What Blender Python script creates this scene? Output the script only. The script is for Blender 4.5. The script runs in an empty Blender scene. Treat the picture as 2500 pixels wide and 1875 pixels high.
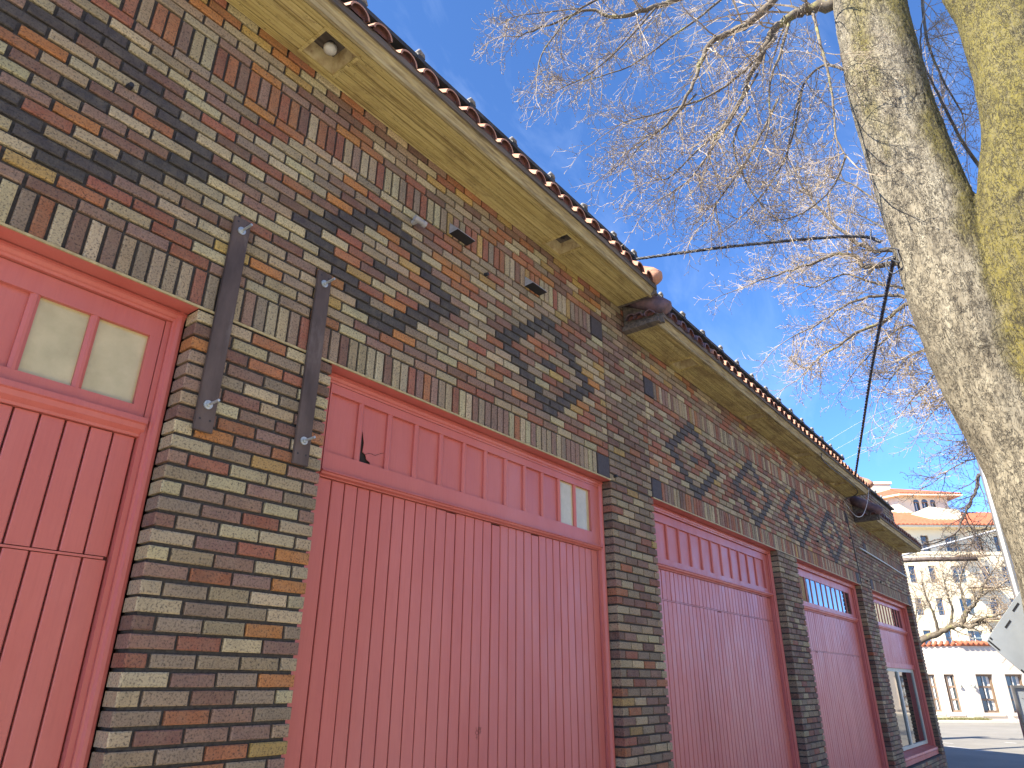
import bpy, bmesh, math, random
from mathutils import Vector, Matrix, noise
R_ = math.radians
random.seed(7)
S = bpy.context.scene
COL = S.collection

# ---------------------------------------------------------------- camera, sky, sun, exposure
GZ = 3.30                                   # height of the door lintels above the ground
CAM = Vector((-1.3047, -2.8841, GZ - 1.6042))
FPX = 1682.0                                # focal length in pixels of the 2500 px wide photograph
RIGHT = Vector((0.6169, -0.7870, 0.0043)).normalized()
FWD = Vector((0.7209, 0.5672, 0.3982)).normalized()
DOWN = FWD.cross(RIGHT).normalized()
RIGHT = DOWN.cross(FWD).normalized()
cd = bpy.data.cameras.new("camera"); cam = bpy.data.objects.new("camera", cd); COL.objects.link(cam)
cd.sensor_width = 36; cd.lens = FPX / 2500 * 36; cd.clip_end = 2000; cd.clip_start = 0.05
M = Matrix((RIGHT, -DOWN, -FWD)).transposed().to_4x4(); M.translation = CAM
cam.matrix_world = M
S.camera = cam

SUN_EL = 41.0
SUN_H = Vector((-0.90, 0.436, 0)).normalized()      # horizontal direction towards the sun
W = bpy.data.worlds.new("World"); S.world = W; W.use_nodes = True
nt = W.node_tree; nt.nodes.clear()
out = nt.nodes.new("ShaderNodeOutputWorld"); bg = nt.nodes.new("ShaderNodeBackground")
sky = nt.nodes.new("ShaderNodeTexSky"); sky.sky_type = 'NISHITA'; sky.sun_disc = False
sky.sun_elevation = R_(SUN_EL); sky.sun_rotation = math.atan2(SUN_H.x, SUN_H.y)
sky.altitude = 8000; sky.air_density = 1.0; sky.dust_density = 0.0; sky.ozone_density = 5.0
bg.inputs[1].default_value = 0.15
# thin cirrus wisps over the blue
tc = nt.nodes.new("ShaderNodeTexCoord"); mp = nt.nodes.new("ShaderNodeMapping")
mp.inputs['Scale'].default_value = (2.2, 5.0, 3.2); mp.inputs['Rotation'].default_value = (0.3, 0.5, 0.6)
nz = nt.nodes.new("ShaderNodeTexNoise"); nz.inputs['Scale'].default_value = 1.6; nz.inputs['Detail'].default_value = 9
nz.inputs['Roughness'].default_value = 0.62; nz.inputs['Distortion'].default_value = 0.5
rp = nt.nodes.new("ShaderNodeValToRGB"); rp.color_ramp.elements[0].position = 0.50; rp.color_ramp.elements[1].position = 0.80
rp.color_ramp.elements[1].color = (0.06, 0.06, 0.06, 1)
mx = nt.nodes.new("ShaderNodeMixRGB"); mx.inputs[2].default_value = (5.0, 5.7, 6.6, 1)
nt.links.new(tc.outputs['Generated'], mp.inputs[0]); nt.links.new(mp.outputs[0], nz.inputs[0])
nt.links.new(nz.outputs[0], rp.inputs[0]); nt.links.new(rp.outputs[0], mx.inputs[0])
hs = nt.nodes.new('ShaderNodeHueSaturation'); hs.inputs['Saturation'].default_value = 1.08
nt.links.new(sky.outputs[0], hs.inputs['Color']); nt.links.new(hs.outputs[0], mx.inputs[1]); nt.links.new(mx.outputs[0], bg.inputs[0])
nt.links.new(bg.outputs[0], out.inputs[0])
sd = bpy.data.lights.new("sun", 'SUN'); sd.energy = 4.0; sd.angle = R_(0.53); sd.color = (1.0, 0.92, 0.79)
so = bpy.data.objects.new("sun", sd); COL.objects.link(so)
sdir = Vector((SUN_H.x * math.cos(R_(SUN_EL)), SUN_H.y * math.cos(R_(SUN_EL)), math.sin(R_(SUN_EL))))
so.rotation_euler = sdir.to_track_quat('Z', 'Y').to_euler(); so.location = (0, 0, 30)
S.view_settings.view_transform = 'Standard'; S.view_settings.look = 'None'
S.view_settings.gamma = 1.0; S.view_settings.exposure = 2.15
S.render.resolution_x = 1024; S.render.resolution_y = 768
S.cycles.max_bounces = 8; S.cycles.diffuse_bounces = 5

# ---------------------------------------------------------------- pixel helpers (photo pixels -> rays)
def ray(u, v):
    return RIGHT * ((u - 1250) / FPX) + DOWN * ((v - 937.5) / FPX) + FWD
def at_y(u, v, y=0.0):
    d = ray(u, v); return CAM + d * ((y - CAM.y) / d.y)
def at_z(u, v, z):
    d = ray(u, v); return CAM + d * ((z - CAM.z) / d.z)
def at_r(u, v, rng):
    d = ray(u, v); return CAM + d * (rng / math.hypot(d.x, d.y))
def fdep(p): return (p - CAM).dot(FWD)
def proj(p):
    q = p - CAM; z = q.dot(FWD)
    if z < 0.05: return None
    return (1250 + FPX * q.dot(RIGHT) / z, 937.5 + FPX * q.dot(DOWN) / z)

# ---------------------------------------------------------------- object helpers
def link(name, me, parent=None, mats=(), kind=None):
    o = bpy.data.objects.new(name, me); COL.objects.link(o)
    for m in mats:
        if me and m.name not in [x.name for x in me.materials if x]: me.materials.append(m)
    if parent: o.parent = parent
    if kind: o["kind"] = kind
    return o
def thing(name, label, cat, loc=(0, 0, 0), group=None):
    o = bpy.data.objects.new(name, None); COL.objects.link(o); o.location = loc
    o.empty_display_size = 0.2
    tag(o, label, cat, group); return o
def tag(o, label, cat, group=None):
    o["label"] = label; o["category"] = cat
    if group: o["group"] = group
    return o
class MB:
    """collects geometry, builds ONE mesh object"""
    def __init__(s): s.v = []; s.f = []; s.m = []; s.c = []
    def face(s, idx, m=0, c=(1, 1, 1, 1)): s.f.append(idx); s.m.append(m); s.c.append(c)
    def add(s, vs, fs, m=0, c=(1, 1, 1, 1)):
        b = len(s.v); s.v += [tuple(v) for v in vs]
        for f in fs: s.face([b + i for i in f], m, c)
    def box(s, x0, x1, y0, y1, z0, z1, m=0, fr=None):
        vs = [(x0, y0, z0), (x1, y0, z0), (x1, y1, z0), (x0, y1, z0), (x0, y0, z1), (x1, y0, z1), (x1, y1, z1), (x0, y1, z1)]
        if fr: vs = [fr(*v) for v in vs]
        s.add(vs, [(0, 3, 2, 1), (4, 5, 6, 7), (0, 1, 5, 4), (1, 2, 6, 5), (2, 3, 7, 6), (3, 0, 4, 7)], m)
    def tube(s, pts, rad, n=6, m=0, cap=True):
        pts = [Vector(p) for p in pts]; rings = []
        if not hasattr(rad, '__len__'): rad = [rad] * len(pts)
        t0 = (pts[1] - pts[0]).normalized()
        up = Vector((0, 0, 1)) if abs(t0.z) < 0.9 else Vector((1, 0, 0))
        a = t0.cross(up).normalized()
        b0 = len(s.v)
        for i, p in enumerate(pts):
            t = (pts[min(i + 1, len(pts) - 1)] - pts[max(i - 1, 0)]).normalized()
            a = (a - t * a.dot(t)).normalized(); b = t.cross(a)
            for k in range(n):
                an = 2 * math.pi * k / n
                q = p + (a * math.cos(an) + b * math.sin(an)) * rad[i]; s.v.append((q.x, q.y, q.z))
        for i in range(len(pts) - 1):
            for k in range(n):
                k2 = (k + 1) % n
                s.face([b0 + i * n + k, b0 + i * n + k2, b0 + (i + 1) * n + k2, b0 + (i + 1) * n + k], m)
        if cap and n > 3:
            s.face([b0 + k for k in range(n)][::-1], m); s.face([b0 + (len(pts) - 1) * n + k for k in range(n)], m)
    def profile(s, prof, x0, x1, m=0, fr=None):
        """closed profile of (y,z) swept along x"""
        n = len(prof)
        vs = [(x0, y, z) for y, z in prof] + [(x1, y, z) for y, z in prof]
        if fr: vs = [fr(*v) for v in vs]
        s.add(vs, [[i, (i + 1) % n, n + (i + 1) % n, n + i] for i in range(n)] + [list(range(n))[::-1], list(range(n, 2 * n))], m)
    def mesh(s, name, col=False):
        me = bpy.data.meshes.new(name); me.from_pydata(s.v, [], s.f)
        me.polygons.foreach_set("material_index", s.m)
        if col:
            at = me.attributes.new("bcol", 'FLOAT_COLOR', 'FACE')
            at.data.foreach_set("color", [x for c in s.c for x in c])
        me.update(); return me
    def build(s, name, mats, parent=None, smooth=False, kind=None, fix=False):
        me = s.mesh(name)
        if fix:
            bm = bmesh.new(); bm.from_mesh(me); bmesh.ops.recalc_face_normals(bm, faces=bm.faces); bm.to_mesh(me); bm.free()
        if not isinstance(mats, (list, tuple)): mats = [mats]
        for m in mats: me.materials.append(m)
        if smooth: me.polygons.foreach_set("use_smooth", [True] * len(me.polygons))
        return link(name, me, parent, (), kind)
def copy_tree(o, parent=None):
    c = o.copy(); COL.objects.link(c); c.parent = parent
    for ch in [x for x in o.children]: copy_tree(ch, c)
    return c

# ---------------------------------------------------------------- materials
def srgb(r, g, b):
    f = lambda c: (c / 255 / 12.92) if c / 255 <= 0.04045 else ((c / 255 + 0.055) / 1.055) ** 2.4
    return (f(r), f(g), f(b), 1)
def newmat(name):
    m = bpy.data.materials.new(name); m.use_nodes = True
    n = m.node_tree; p = n.nodes["Principled BSDF"]; return m, n, p
def N(n, t, **kw):
    x = n.nodes.new(t)
    for k, v in kw.items():
        if k in x.inputs: x.inputs[k].default_value = v
        else: setattr(x, k, v)
    return x
def coords(n, scale=(1, 1, 1), kind='Object'):
    if kind == 'World':
        g = N(n, "ShaderNodeNewGeometry"); src = g.outputs['Position']
    else:
        g = N(n, "ShaderNodeTexCoord"); src = g.outputs[kind]
    mp = N(n, "ShaderNodeMapping"); mp.inputs['Scale'].default_value = scale
    n.links.new(src, mp.inputs[0]); return mp.outputs[0]
def ramp(n, fac, stops):
    r = N(n, "ShaderNodeValToRGB"); e = r.color_ramp.elements
    while len(e) < len(stops): e.new(0.5)
    for el, (p, c) in zip(e, stops):
        el.position = p; el.color = c if hasattr(c, '__len__') else (c, c, c, 1)
    n.links.new(fac, r.inputs[0]); return r.outputs[0]
def mixc(n, fac, a, b, bt='MIX'):
    m = N(n, "ShaderNodeMixRGB", blend_type=bt)
    for i, x in ((0, fac), (1, a), (2, b)):
        if hasattr(x, 'is_linked') or hasattr(x, 'links'): n.links.new(x, m.inputs[i])
        else: m.inputs[i].default_value = x
    return m.outputs[0]
def noise_(n, vec, scale, detail=6, rough=0.6, dist=0.0):
    x = N(n, "ShaderNodeTexNoise"); x.inputs['Scale'].default_value = scale; x.inputs['Detail'].default_value = detail
    x.inputs['Roughness'].default_value = rough; x.inputs['Distortion'].default_value = dist
    n.links.new(vec, x.inputs['Vector']); return x.outputs[0]
def bump(n, p, h, strength=0.4, dist=0.004, prev=None):
    b = N(n, "ShaderNodeBump"); b.inputs['Strength'].default_value = strength; b.inputs['Distance'].default_value = dist
    n.links.new(h, b.inputs['Height'])
    if prev: n.links.new(prev, b.inputs['Normal'])
    n.links.new(b.outputs[0], p.inputs['Normal']); return b.outputs[0]
def plain(name, c1, c2=None, scale=8, rough=0.7, metal=0.0, bstr=0.2, bdist=0.003, bscale=None, stretch=(1, 1, 1), kind='World', spec=0.5, c3=None):
    m, n, p = newmat(name); c2 = c2 or tuple(x * 0.75 for x in c1[:3]) + (1,)
    v = coords(n, stretch, kind); f = noise_(n, v, scale, 8, 0.62)
    col = ramp(n, f, [(0.32, c2), (0.68, c1)])
    if c3:
        f3 = noise_(n, v, scale * 0.37, 9, 0.7); k = ramp(n, f3, [(0.55, 0), (0.72, 1)]); col = mixc(n, k, col, c3)
    n.links.new(col, p.inputs['Base Color']); p.inputs['Roughness'].default_value = rough; p.inputs['Metallic'].default_value = metal
    p.inputs['Specular IOR Level'].default_value = spec
    if bstr: bump(n, p, noise_(n, v, bscale or scale * 5, 6, 0.65), bstr, bdist)
    return m

def brick_mat():
    m, n, p = newmat("wire_cut_brick")
    oi = N(n, "ShaderNodeObjectInfo"); at = N(n, "ShaderNodeAttribute"); at.attribute_name = "bcol"
    base = mixc(n, 1.0, oi.outputs['Color'], at.outputs['Color'], 'MULTIPLY')
    w = coords(n, (1, 1, 1), 'World')
    mott = noise_(n, w, 14, 6, 0.65)
    base = mixc(n, ramp(n, mott, [(0.35, 0.0), (0.7, 0.45)]), base, mixc(n, 0.45, base, (0.42, 0.37, 0.24, 1)))
    sm_ = noise_(n, w, 6, 5, 0.65)
    base = mixc(n, ramp(n, sm_, [(0.50, 0.0), (0.72, 0.5)]), base, mixc(n, 0.6, base, (0.05, 0.043, 0.036, 1)))
    pit = noise_(n, w, 105, 5, 0.72)
    base = mixc(n, ramp(n, pit, [(0.50, 0.0), (0.64, 0.92)]), base, mixc(n, 0.86, base, (0.02, 0.018, 0.017, 1)))
    grit = noise_(n, w, 420, 2, 0.5)
    base = mixc(n, ramp(n, grit, [(0.3, 0.8), (0.7, 1.0)]), (0.0, 0.0, 0.0, 1), base)
    n.links.new(base, p.inputs['Base Color']); p.inputs['Roughness'].default_value = 0.8
    ws = coords(n, (240, 240, 50), 'World'); wr = noise_(n, ws, 1.0, 3, 0.6)
    b = bump(n, p, pit, 1.0, -0.007); bump(n, p, wr, 0.35, 0.0025, b)
    return m
M_BRICK = brick_mat()
M_MORTAR = plain("dark_mortar", (0.072, 0.070, 0.064, 1), (0.03, 0.029, 0.027, 1), 60, 0.95, bstr=0.7, bdist=0.003, bscale=300)
M_BLOCK = plain("dark_block_face", (0.066, 0.056, 0.054, 1), (0.036, 0.03, 0.029, 1), 40, 0.75, bstr=0.4, bscale=260)
def paint_mat():
    m, n, p = newmat("coral_door_paint")
    v = coords(n, (1, 1, 0.35), 'World')
    f = noise_(n, v, 2.2, 6, 0.6)
    c = ramp(n, f, [(0.3, (0.45, 0.112, 0.088, 1)), (0.7, (0.53, 0.150, 0.120, 1))])
    g = noise_(n, coords(n, (90, 90, 5), 'World'), 1.0, 4, 0.6)
    c = mixc(n, ramp(n, g, [(0.45, 0.0), (0.85, 0.25)]), c, (0.30, 0.06, 0.055, 1))
    d = noise_(n, coords(n, (60, 60, 26), 'World'), 1.0, 5, 0.7)
    c = mixc(n, ramp(n, d, [(0.73, 0.0), (0.80, 0.6)]), c, (0.14, 0.04, 0.035, 1))
    oi = N(n, 'ShaderNodeObjectInfo'); c = mixc(n, ramp(n, oi.outputs['Random'], [(0.0, 0.0), (1.0, 0.16)]), c, (0.36, 0.085, 0.075, 1))
    fade = noise_(n, coords(n, (1.2, 1.2, 0.5), 'World'), 1.1, 5, 0.6)
    c = mixc(n, ramp(n, fade, [(0.45, 0.0), (0.70, 0.35)]), c, (0.56, 0.22, 0.185, 1))
    n.links.new(c, p.inputs['Base Color'])
    r = ramp(n, noise_(n, v, 9, 4, 0.6), [(0.3, 0.36), (0.7, 0.52)]); n.links.new(r, p.inputs['Roughness'])
    bump(n, p, noise_(n, coords(n, (140, 140, 8), 'World'), 1.0, 5, 0.65), 0.22, 0.003)
    return m
M_PAINT = paint_mat()
M_GROOVE = plain("dark_backing_board", (0.11, 0.035, 0.03, 1), None, 20, 0.8, bstr=0)  # dark red backing that shows in the gaps between planks
M_EDGE = plain("lintel_edge_paint", (0.50, 0.42, 0.20, 1), (0.30, 0.24, 0.11, 1), 25, 0.6)
M_PANE = plain("backed_pane", (0.56, 0.50, 0.27, 1), (0.42, 0.375, 0.19, 1), 6, 0.14, bstr=0.05)
def soffit_mat(name="soffit_paint", d=0.0):
    m, n, p = newmat(name)
    v = coords(n, (0.5, 30, 30), 'World'); f = noise_(n, v, 2.0, 8, 0.72)
    c = ramp(n, f, [(0.33, (0.13, 0.085, 0.025, 1)), (0.45, (0.44, 0.35, 0.12, 1)), (0.72, (0.66, 0.57, 0.27, 1))])
    g = noise_(n, coords(n, (2.5, 5, 5), 'World'), 1.3, 9, 0.7)
    c = mixc(n, ramp(n, g, [(0.50 - d, 0.0), (0.70 - d, 0.75)]), c, (0.20, 0.135, 0.05, 1))
    k = noise_(n, coords(n, (30, 90, 90), 'World'), 1.0, 5, 0.7)
    c = mixc(n, ramp(n, k, [(0.60 - d, 0.0), (0.68 - d, 0.85)]), c, (0.10, 0.065, 0.03, 1))
    h = noise_(n, coords(n, (1.2, 70, 70), 'World'), 1.0, 6, 0.75)
    c = mixc(n, ramp(n, h, [(0.52, 0.0), (0.66, 0.8)]), c, (0.12, 0.08, 0.03, 1))
    n.links.new(c, p.inputs['Base Color']); p.inputs['Roughness'].default_value = 0.7
    bump(n, p, noise_(n, coords(n, (3, 120, 120), 'World'), 1.0, 5, 0.6), 0.5, 0.004); return m
M_SOFFIT = soffit_mat(); M_SOFFIT2 = soffit_mat('grimy_soffit_paint', 0.05)
M_MOULD = plain("weathered_cornice_paint", (0.46, 0.40, 0.21, 1), (0.17, 0.13, 0.065, 1), 7, 0.75, bstr=0.4, stretch=(0.6, 7, 7), c3=(0.06, 0.05, 0.035, 1))
M_OLDWOOD = plain("weathered_dark_wood", (0.17, 0.14, 0.11, 1), (0.04, 0.035, 0.03, 1), 4, 0.9, bstr=0.6, stretch=(0.4, 8, 8))
M_TILE = plain("terracotta", (0.46, 0.255, 0.17, 1), (0.33, 0.155, 0.095, 1), 7, 0.8, bstr=0.35, bscale=60, c3=(0.20, 0.12, 0.10, 1))
M_TILEIN = plain("terracotta_mouth", (0.17, 0.06, 0.04, 1), (0.06, 0.03, 0.025, 1), 30, 0.9)
M_TILEDARK = plain("dark_shaded_terracotta", (0.20, 0.115, 0.115, 1), (0.07, 0.055, 0.065, 1), 9, 0.7, bstr=0.3, c3=(0.05, 0.045, 0.05, 1))  # dark clay; on the first tiles of an eave it stands for shade
M_COPING = plain("dark_coping", (0.06, 0.06, 0.062, 1), (0.02, 0.021, 0.022, 1), 6, 0.7, bstr=0.4, c3=(0.12, 0.11, 0.10, 1))
M_LUMP = plain("pale_lime_mortar", (0.30, 0.285, 0.26, 1), (0.14, 0.13, 0.12, 1), 40, 0.95, bstr=0.6)
M_STEEL = plain("rusty_brown_steel", (0.125, 0.092, 0.072, 1), (0.05, 0.034, 0.026, 1), 7, 0.6, 0.1, 0.3, c3=(0.20, 0.17, 0.145, 1), stretch=(1, 1, 0.3))
M_GALV = plain("galvanised_steel", (0.55, 0.60, 0.58, 1), (0.36, 0.40, 0.39, 1), 50, 0.45, 0.6, 0.1)
M_BLACK = plain("black_plastic", (0.02, 0.02, 0.022, 1), None, 30, 0.6, bstr=0.05)
M_RECESS = plain("recess_enamel", (0.50, 0.43, 0.24, 1), (0.30, 0.22, 0.10, 1), 16, 0.6, bstr=0.3, c3=(0.10, 0.05, 0.02, 1))
M_BULB = plain("frosted_bulb", (0.62, 0.62, 0.55, 1), None, 20, 0.3, bstr=0)
M_GREYBOX = plain("grey_fixture", (0.36, 0.36, 0.35, 1), (0.22, 0.22, 0.22, 1), 30, 0.5)
def glass_mat(name, tint=(0.012, 0.014, 0.016, 1), rough=0.02):
    m, n, p = newmat(name); p.inputs['Base Color'].default_value = tint; p.inputs['Roughness'].default_value = rough
    p.inputs['IOR'].default_value = 1.9
    bump(n, p, noise_(n, coords(n, (1, 1, 1), 'World'), 3.0, 3, 0.5), 0.03, 0.01); return m
M_GLASS = glass_mat("dark_window_glass")
M_SAGE = plain("sage_window_paint", (0.50, 0.56, 0.48, 1), (0.40, 0.46, 0.40, 1), 5, 0.5, bstr=0.1)
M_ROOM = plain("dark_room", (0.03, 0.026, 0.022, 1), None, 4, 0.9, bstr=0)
def bark_mat():
    m, n, p = newmat("ridged_grey_bark")
    v = coords(n, (7, 7, 1.7), 'World')
    f = noise_(n, v, 1.4, 10, 0.68, 0.6)
    c = ramp(n, f, [(0.34, (0.10, 0.084, 0.056, 1)), (0.46, (0.185, 0.158, 0.108, 1)), (0.70, (0.30, 0.266, 0.19, 1))])
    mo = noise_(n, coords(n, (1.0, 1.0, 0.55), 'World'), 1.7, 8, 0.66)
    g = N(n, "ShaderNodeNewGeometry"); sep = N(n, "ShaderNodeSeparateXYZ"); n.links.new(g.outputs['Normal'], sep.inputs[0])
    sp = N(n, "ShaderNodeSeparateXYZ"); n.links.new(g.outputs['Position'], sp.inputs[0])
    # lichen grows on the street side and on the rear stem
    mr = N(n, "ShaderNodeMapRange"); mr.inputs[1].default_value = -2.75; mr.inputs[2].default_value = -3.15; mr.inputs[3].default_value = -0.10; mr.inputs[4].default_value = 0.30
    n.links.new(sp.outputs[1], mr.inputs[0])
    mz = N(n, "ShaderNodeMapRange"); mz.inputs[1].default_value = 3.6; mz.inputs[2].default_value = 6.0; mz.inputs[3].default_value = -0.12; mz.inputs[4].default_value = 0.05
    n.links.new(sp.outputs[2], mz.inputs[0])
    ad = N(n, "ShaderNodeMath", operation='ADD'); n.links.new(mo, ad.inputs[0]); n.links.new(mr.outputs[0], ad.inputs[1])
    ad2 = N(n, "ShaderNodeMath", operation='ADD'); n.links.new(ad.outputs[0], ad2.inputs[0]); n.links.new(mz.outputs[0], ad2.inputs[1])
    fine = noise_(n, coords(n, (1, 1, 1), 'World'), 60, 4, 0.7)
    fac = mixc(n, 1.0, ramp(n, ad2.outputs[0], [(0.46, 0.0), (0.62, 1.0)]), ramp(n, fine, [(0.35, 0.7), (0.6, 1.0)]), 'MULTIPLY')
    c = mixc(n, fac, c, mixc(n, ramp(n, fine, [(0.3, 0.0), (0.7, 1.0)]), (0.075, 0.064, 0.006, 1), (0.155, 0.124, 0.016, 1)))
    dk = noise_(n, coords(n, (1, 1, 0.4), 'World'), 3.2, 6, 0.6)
    c = mixc(n, ramp(n, dk, [(0.55, 0.0), (0.75, 0.45)]), c, (0.09, 0.08, 0.062, 1))  # broad dark patches paint branch shadow into bark and moss
    def lines(sc, dist, w_, lo, hi, msc):
        q = noise_(n, coords(n, sc, 'World'), 1.0, 3, 0.55, dist)
        sb = N(n, 'ShaderNodeMath', operation='SUBTRACT'); n.links.new(q, sb.inputs[0]); sb.inputs[1].default_value = 0.5
        ab = N(n, 'ShaderNodeMath', operation='ABSOLUTE'); n.links.new(sb.outputs[0], ab.inputs[0])
        k = ramp(n, ab.outputs[0], [(0.0, 1.0), (w_, 0.0)])
        return mixc(n, 1.0, k, ramp(n, noise_(n, coords(n, (1, 1, 1), 'World'), msc, 4, 0.65), [(lo, 0.0), (hi, 1.0)]), 'MULTIPLY')
    c1 = lines((17, 17, 5.5), 1.6, .035, .42, .58, 9); c2 = lines((34, 34, 15), 1.2, .045, .40, .60, 14)
    crk = mixc(n, 1.0, c1, c2, 'LIGHTEN')
    st = noise_(n, coords(n, (30, 30, 3.2), 'World'), 1.0, 6, 0.7)
    c = mixc(n, ramp(n, st, [(0.50, 0.0), (0.70, 0.45)]), c, (0.10, 0.085, 0.058, 1))
    c = mixc(n, mixc(n, 1.0, crk, (0.88, 0.88, 0.88, 1), 'MULTIPLY'), c, (0.022, 0.017, 0.011, 1))
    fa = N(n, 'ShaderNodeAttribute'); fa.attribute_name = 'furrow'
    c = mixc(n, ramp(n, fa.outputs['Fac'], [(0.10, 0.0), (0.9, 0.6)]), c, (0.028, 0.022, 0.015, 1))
    n.links.new(c, p.inputs['Base Color']); p.inputs['Roughness'].default_value = 0.92
    inv = N(n, 'ShaderNodeInvert'); n.links.new(crk, inv.inputs[1]); b = bump(n, p, inv.outputs[0], 0.8, 0.02)
    bump(n, p, noise_(n, coords(n, (60, 60, 22), 'World'), 1.0, 8, 0.72), 0.6, 0.010, b); return m
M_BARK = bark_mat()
M_TWIG = plain("pale_grey_twig", (0.44, 0.36, 0.25, 1), (0.15, 0.105, 0.065, 1), 6, 0.8, bstr=0)
M_TWIGDK = plain("brown_grey_twig", (0.11, 0.088, 0.07, 1), (0.055, 0.043, 0.035, 1), 2, 0.85, bstr=0)
M_LIMB = plain("branch_bark", (0.17, 0.14, 0.10, 1), (0.065, 0.05, 0.036, 1), 9, 0.9, bstr=0.5, bscale=60, c3=(0.26, 0.25, 0.06, 1))
M_CABLE = plain("dark_cable_sheath", (0.045, 0.046, 0.05, 1), (0.02, 0.02, 0.022, 1), 10, 0.5, bstr=0)
M_WIRE = plain("bare_aluminium_wire", (0.42, 0.43, 0.45, 1), None, 10, 0.4, 0.5, 0)
M_CABLE2 = plain("grey_cable_sheath", (0.11, 0.11, 0.115, 1), None, 10, 0.5, 0.0, 0)
M_WHITEWIRE = plain("white_cable", (0.65, 0.65, 0.64, 1), None, 10, 0.5, bstr=0)
M_SIGN = plain("brushed_sign_back", (0.42, 0.45, 0.46, 1), (0.31, 0.335, 0.35, 1), 2.5, 0.45, 0.25, 0.06, stretch=(1, 1, 1))
M_POLE = plain("pole_steel", (0.50, 0.51, 0.52, 1), (0.36, 0.37, 0.38, 1), 6, 0.35, 0.8, 0.05)
M_CREAM = plain("cream_stucco", (0.74, 0.65, 0.45, 1), (0.69, 0.60, 0.41, 1), 0.6, 0.9, bstr=0.1, bscale=8)
M_PINK = plain("pale_pink_stucco", (0.52, 0.455, 0.375, 1), (0.49, 0.425, 0.35, 1), 0.5, 0.9, bstr=0.1, bscale=8)
def roof_mat():
    m, n, p = newmat("far_clay_roof")
    c = ramp(n, noise_(n, coords(n, (1, 1, 1), 'World'), 2.5, 6, 0.7), [(0.3, (0.27, 0.072, 0.03, 1)), (0.7, (0.35, 0.115, 0.058, 1))])
    n.links.new(c, p.inputs['Base Color']); p.inputs['Roughness'].default_value = 0.85
    bump(n, p, noise_(n, coords(n, (1, 1, 1), 'World'), 8, 4, 0.6), 0.4, 0.03); return m
M_ROOF = roof_mat()
M_BROWN = plain("brown_window_paint", (0.20, 0.135, 0.085, 1), (0.15, 0.10, 0.065, 1), 2, 0.6, bstr=0)
M_CURTAIN = plain("white_blind", (0.72, 0.70, 0.64, 1), None, 2, 0.9, bstr=0)
M_FARGLASS = glass_mat("far_window_glass", (0.05, 0.06, 0.058, 1), 0.2)
M_ASPHALT = plain("asphalt", (0.22, 0.205, 0.175, 1), (0.16, 0.15, 0.128, 1), 0.5, 0.9, bstr=0.5, bdist=0.006, bscale=90)
M_CONC = plain("concrete_pavement", (0.56, 0.50, 0.40, 1), (0.46, 0.41, 0.33, 1), 1.2, 0.9, bstr=0.3, bscale=60)
M_LINE = plain("worn_road_paint", (0.62, 0.61, 0.57, 1), (0.30, 0.29, 0.28, 1), 9, 0.8, bstr=0)
M_GRASS = plain("dry_spring_grass", (0.17, 0.155, 0.06, 1), (0.10, 0.10, 0.035, 1), 3, 0.95, bstr=0)
M_SOIL = plain("bare_soil", (0.28, 0.23, 0.17, 1), (0.18, 0.14, 0.10, 1), 3, 0.95, bstr=0.5)

# ================================================================= GROUND
def sheet(name, pts, z, mat, thick=None):
    mb = MB(); n = len(pts)
    if thick is None:
        mb.add([(x, y, z) for x, y in pts], [list(range(n))])
    else:
        mb.add([(x, y, z - thick) for x, y in pts] + [(x, y, z) for x, y in pts],
               [list(range(n, 2 * n))] + [[i, (i + 1) % n, n + (i + 1) % n, n + i] for i in range(n)])
    return mb.build(name, mat, None, kind="structure", fix=thick is not None)
H2 = Vector((FWD.x, FWD.y, 0)).normalized(); R2 = Vector((H2.y, -H2.x, 0))
sheet("ground", [(-600, -600), (600, -600), (600, 600), (-600, 600)], -0.02, M_SOIL)
def hp(h, r): q = Vector((CAM.x, CAM.y, 0)) + H2 * h + R2 * r; return (q.x, q.y)
mb = MB()
for poly in ([(-120, -16), (16.95, -16), (16.95, -4.4), (-120, -4.4)], [(15.6, -4.4), (16.95, -4.4), (16.95, -3.2)], [(16.95, -81.9), (108.6, -81.9), (16.95, 34.7)]):
    mb.add([(x, y, 0.0) for x, y in poly], [list(range(len(poly)))])
mb.build("road", M_ASPHALT, None, kind="structure")
sheet("pavement", [(-120, -4.2), (15.5, -4.2), (16.7, -3.1), (16.7, 0.3), (-120, 0.3)], 0.12, M_CONC, 0.14)
sheet("kerb", [(-120, -4.4), (15.6, -4.4), (16.95, -3.2), (16.95, 0.3), (16.72, 0.3), (16.72, -3.1), (15.5, -4.21), (-120, -4.21)], 0.125, M_CONC, 0.14)
sheet("far_pavement", [hp(37.6, 40), hp(37.6, 5), hp(37.9, -60), hp(60, -60), hp(60, 40)], 0.10, M_CONC, 0.12)
# lane line near the corner, lying in and out of the shade
mb = MB()
for (u0, v0, u1, v1) in ((2312, 1822.0, 2372, 1829), (2382, 1831, 2425, 1836), (2452, 1812, 2482, 1814.5), (2290, 1812.5, 2326, 1815)):
    a = at_z(u0, v0, 0.004); b = at_z(u1, v1, 0.004); d = (b - a); nrm = Vector((-d.y, d.x, 0)).normalized() * 0.06
    mb.add([a - nrm, b - nrm, b + nrm, a + nrm], [(0, 1, 2, 3)])
mb.build("lane_marking", M_LINE, None, kind="structure", fix=True)
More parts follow.
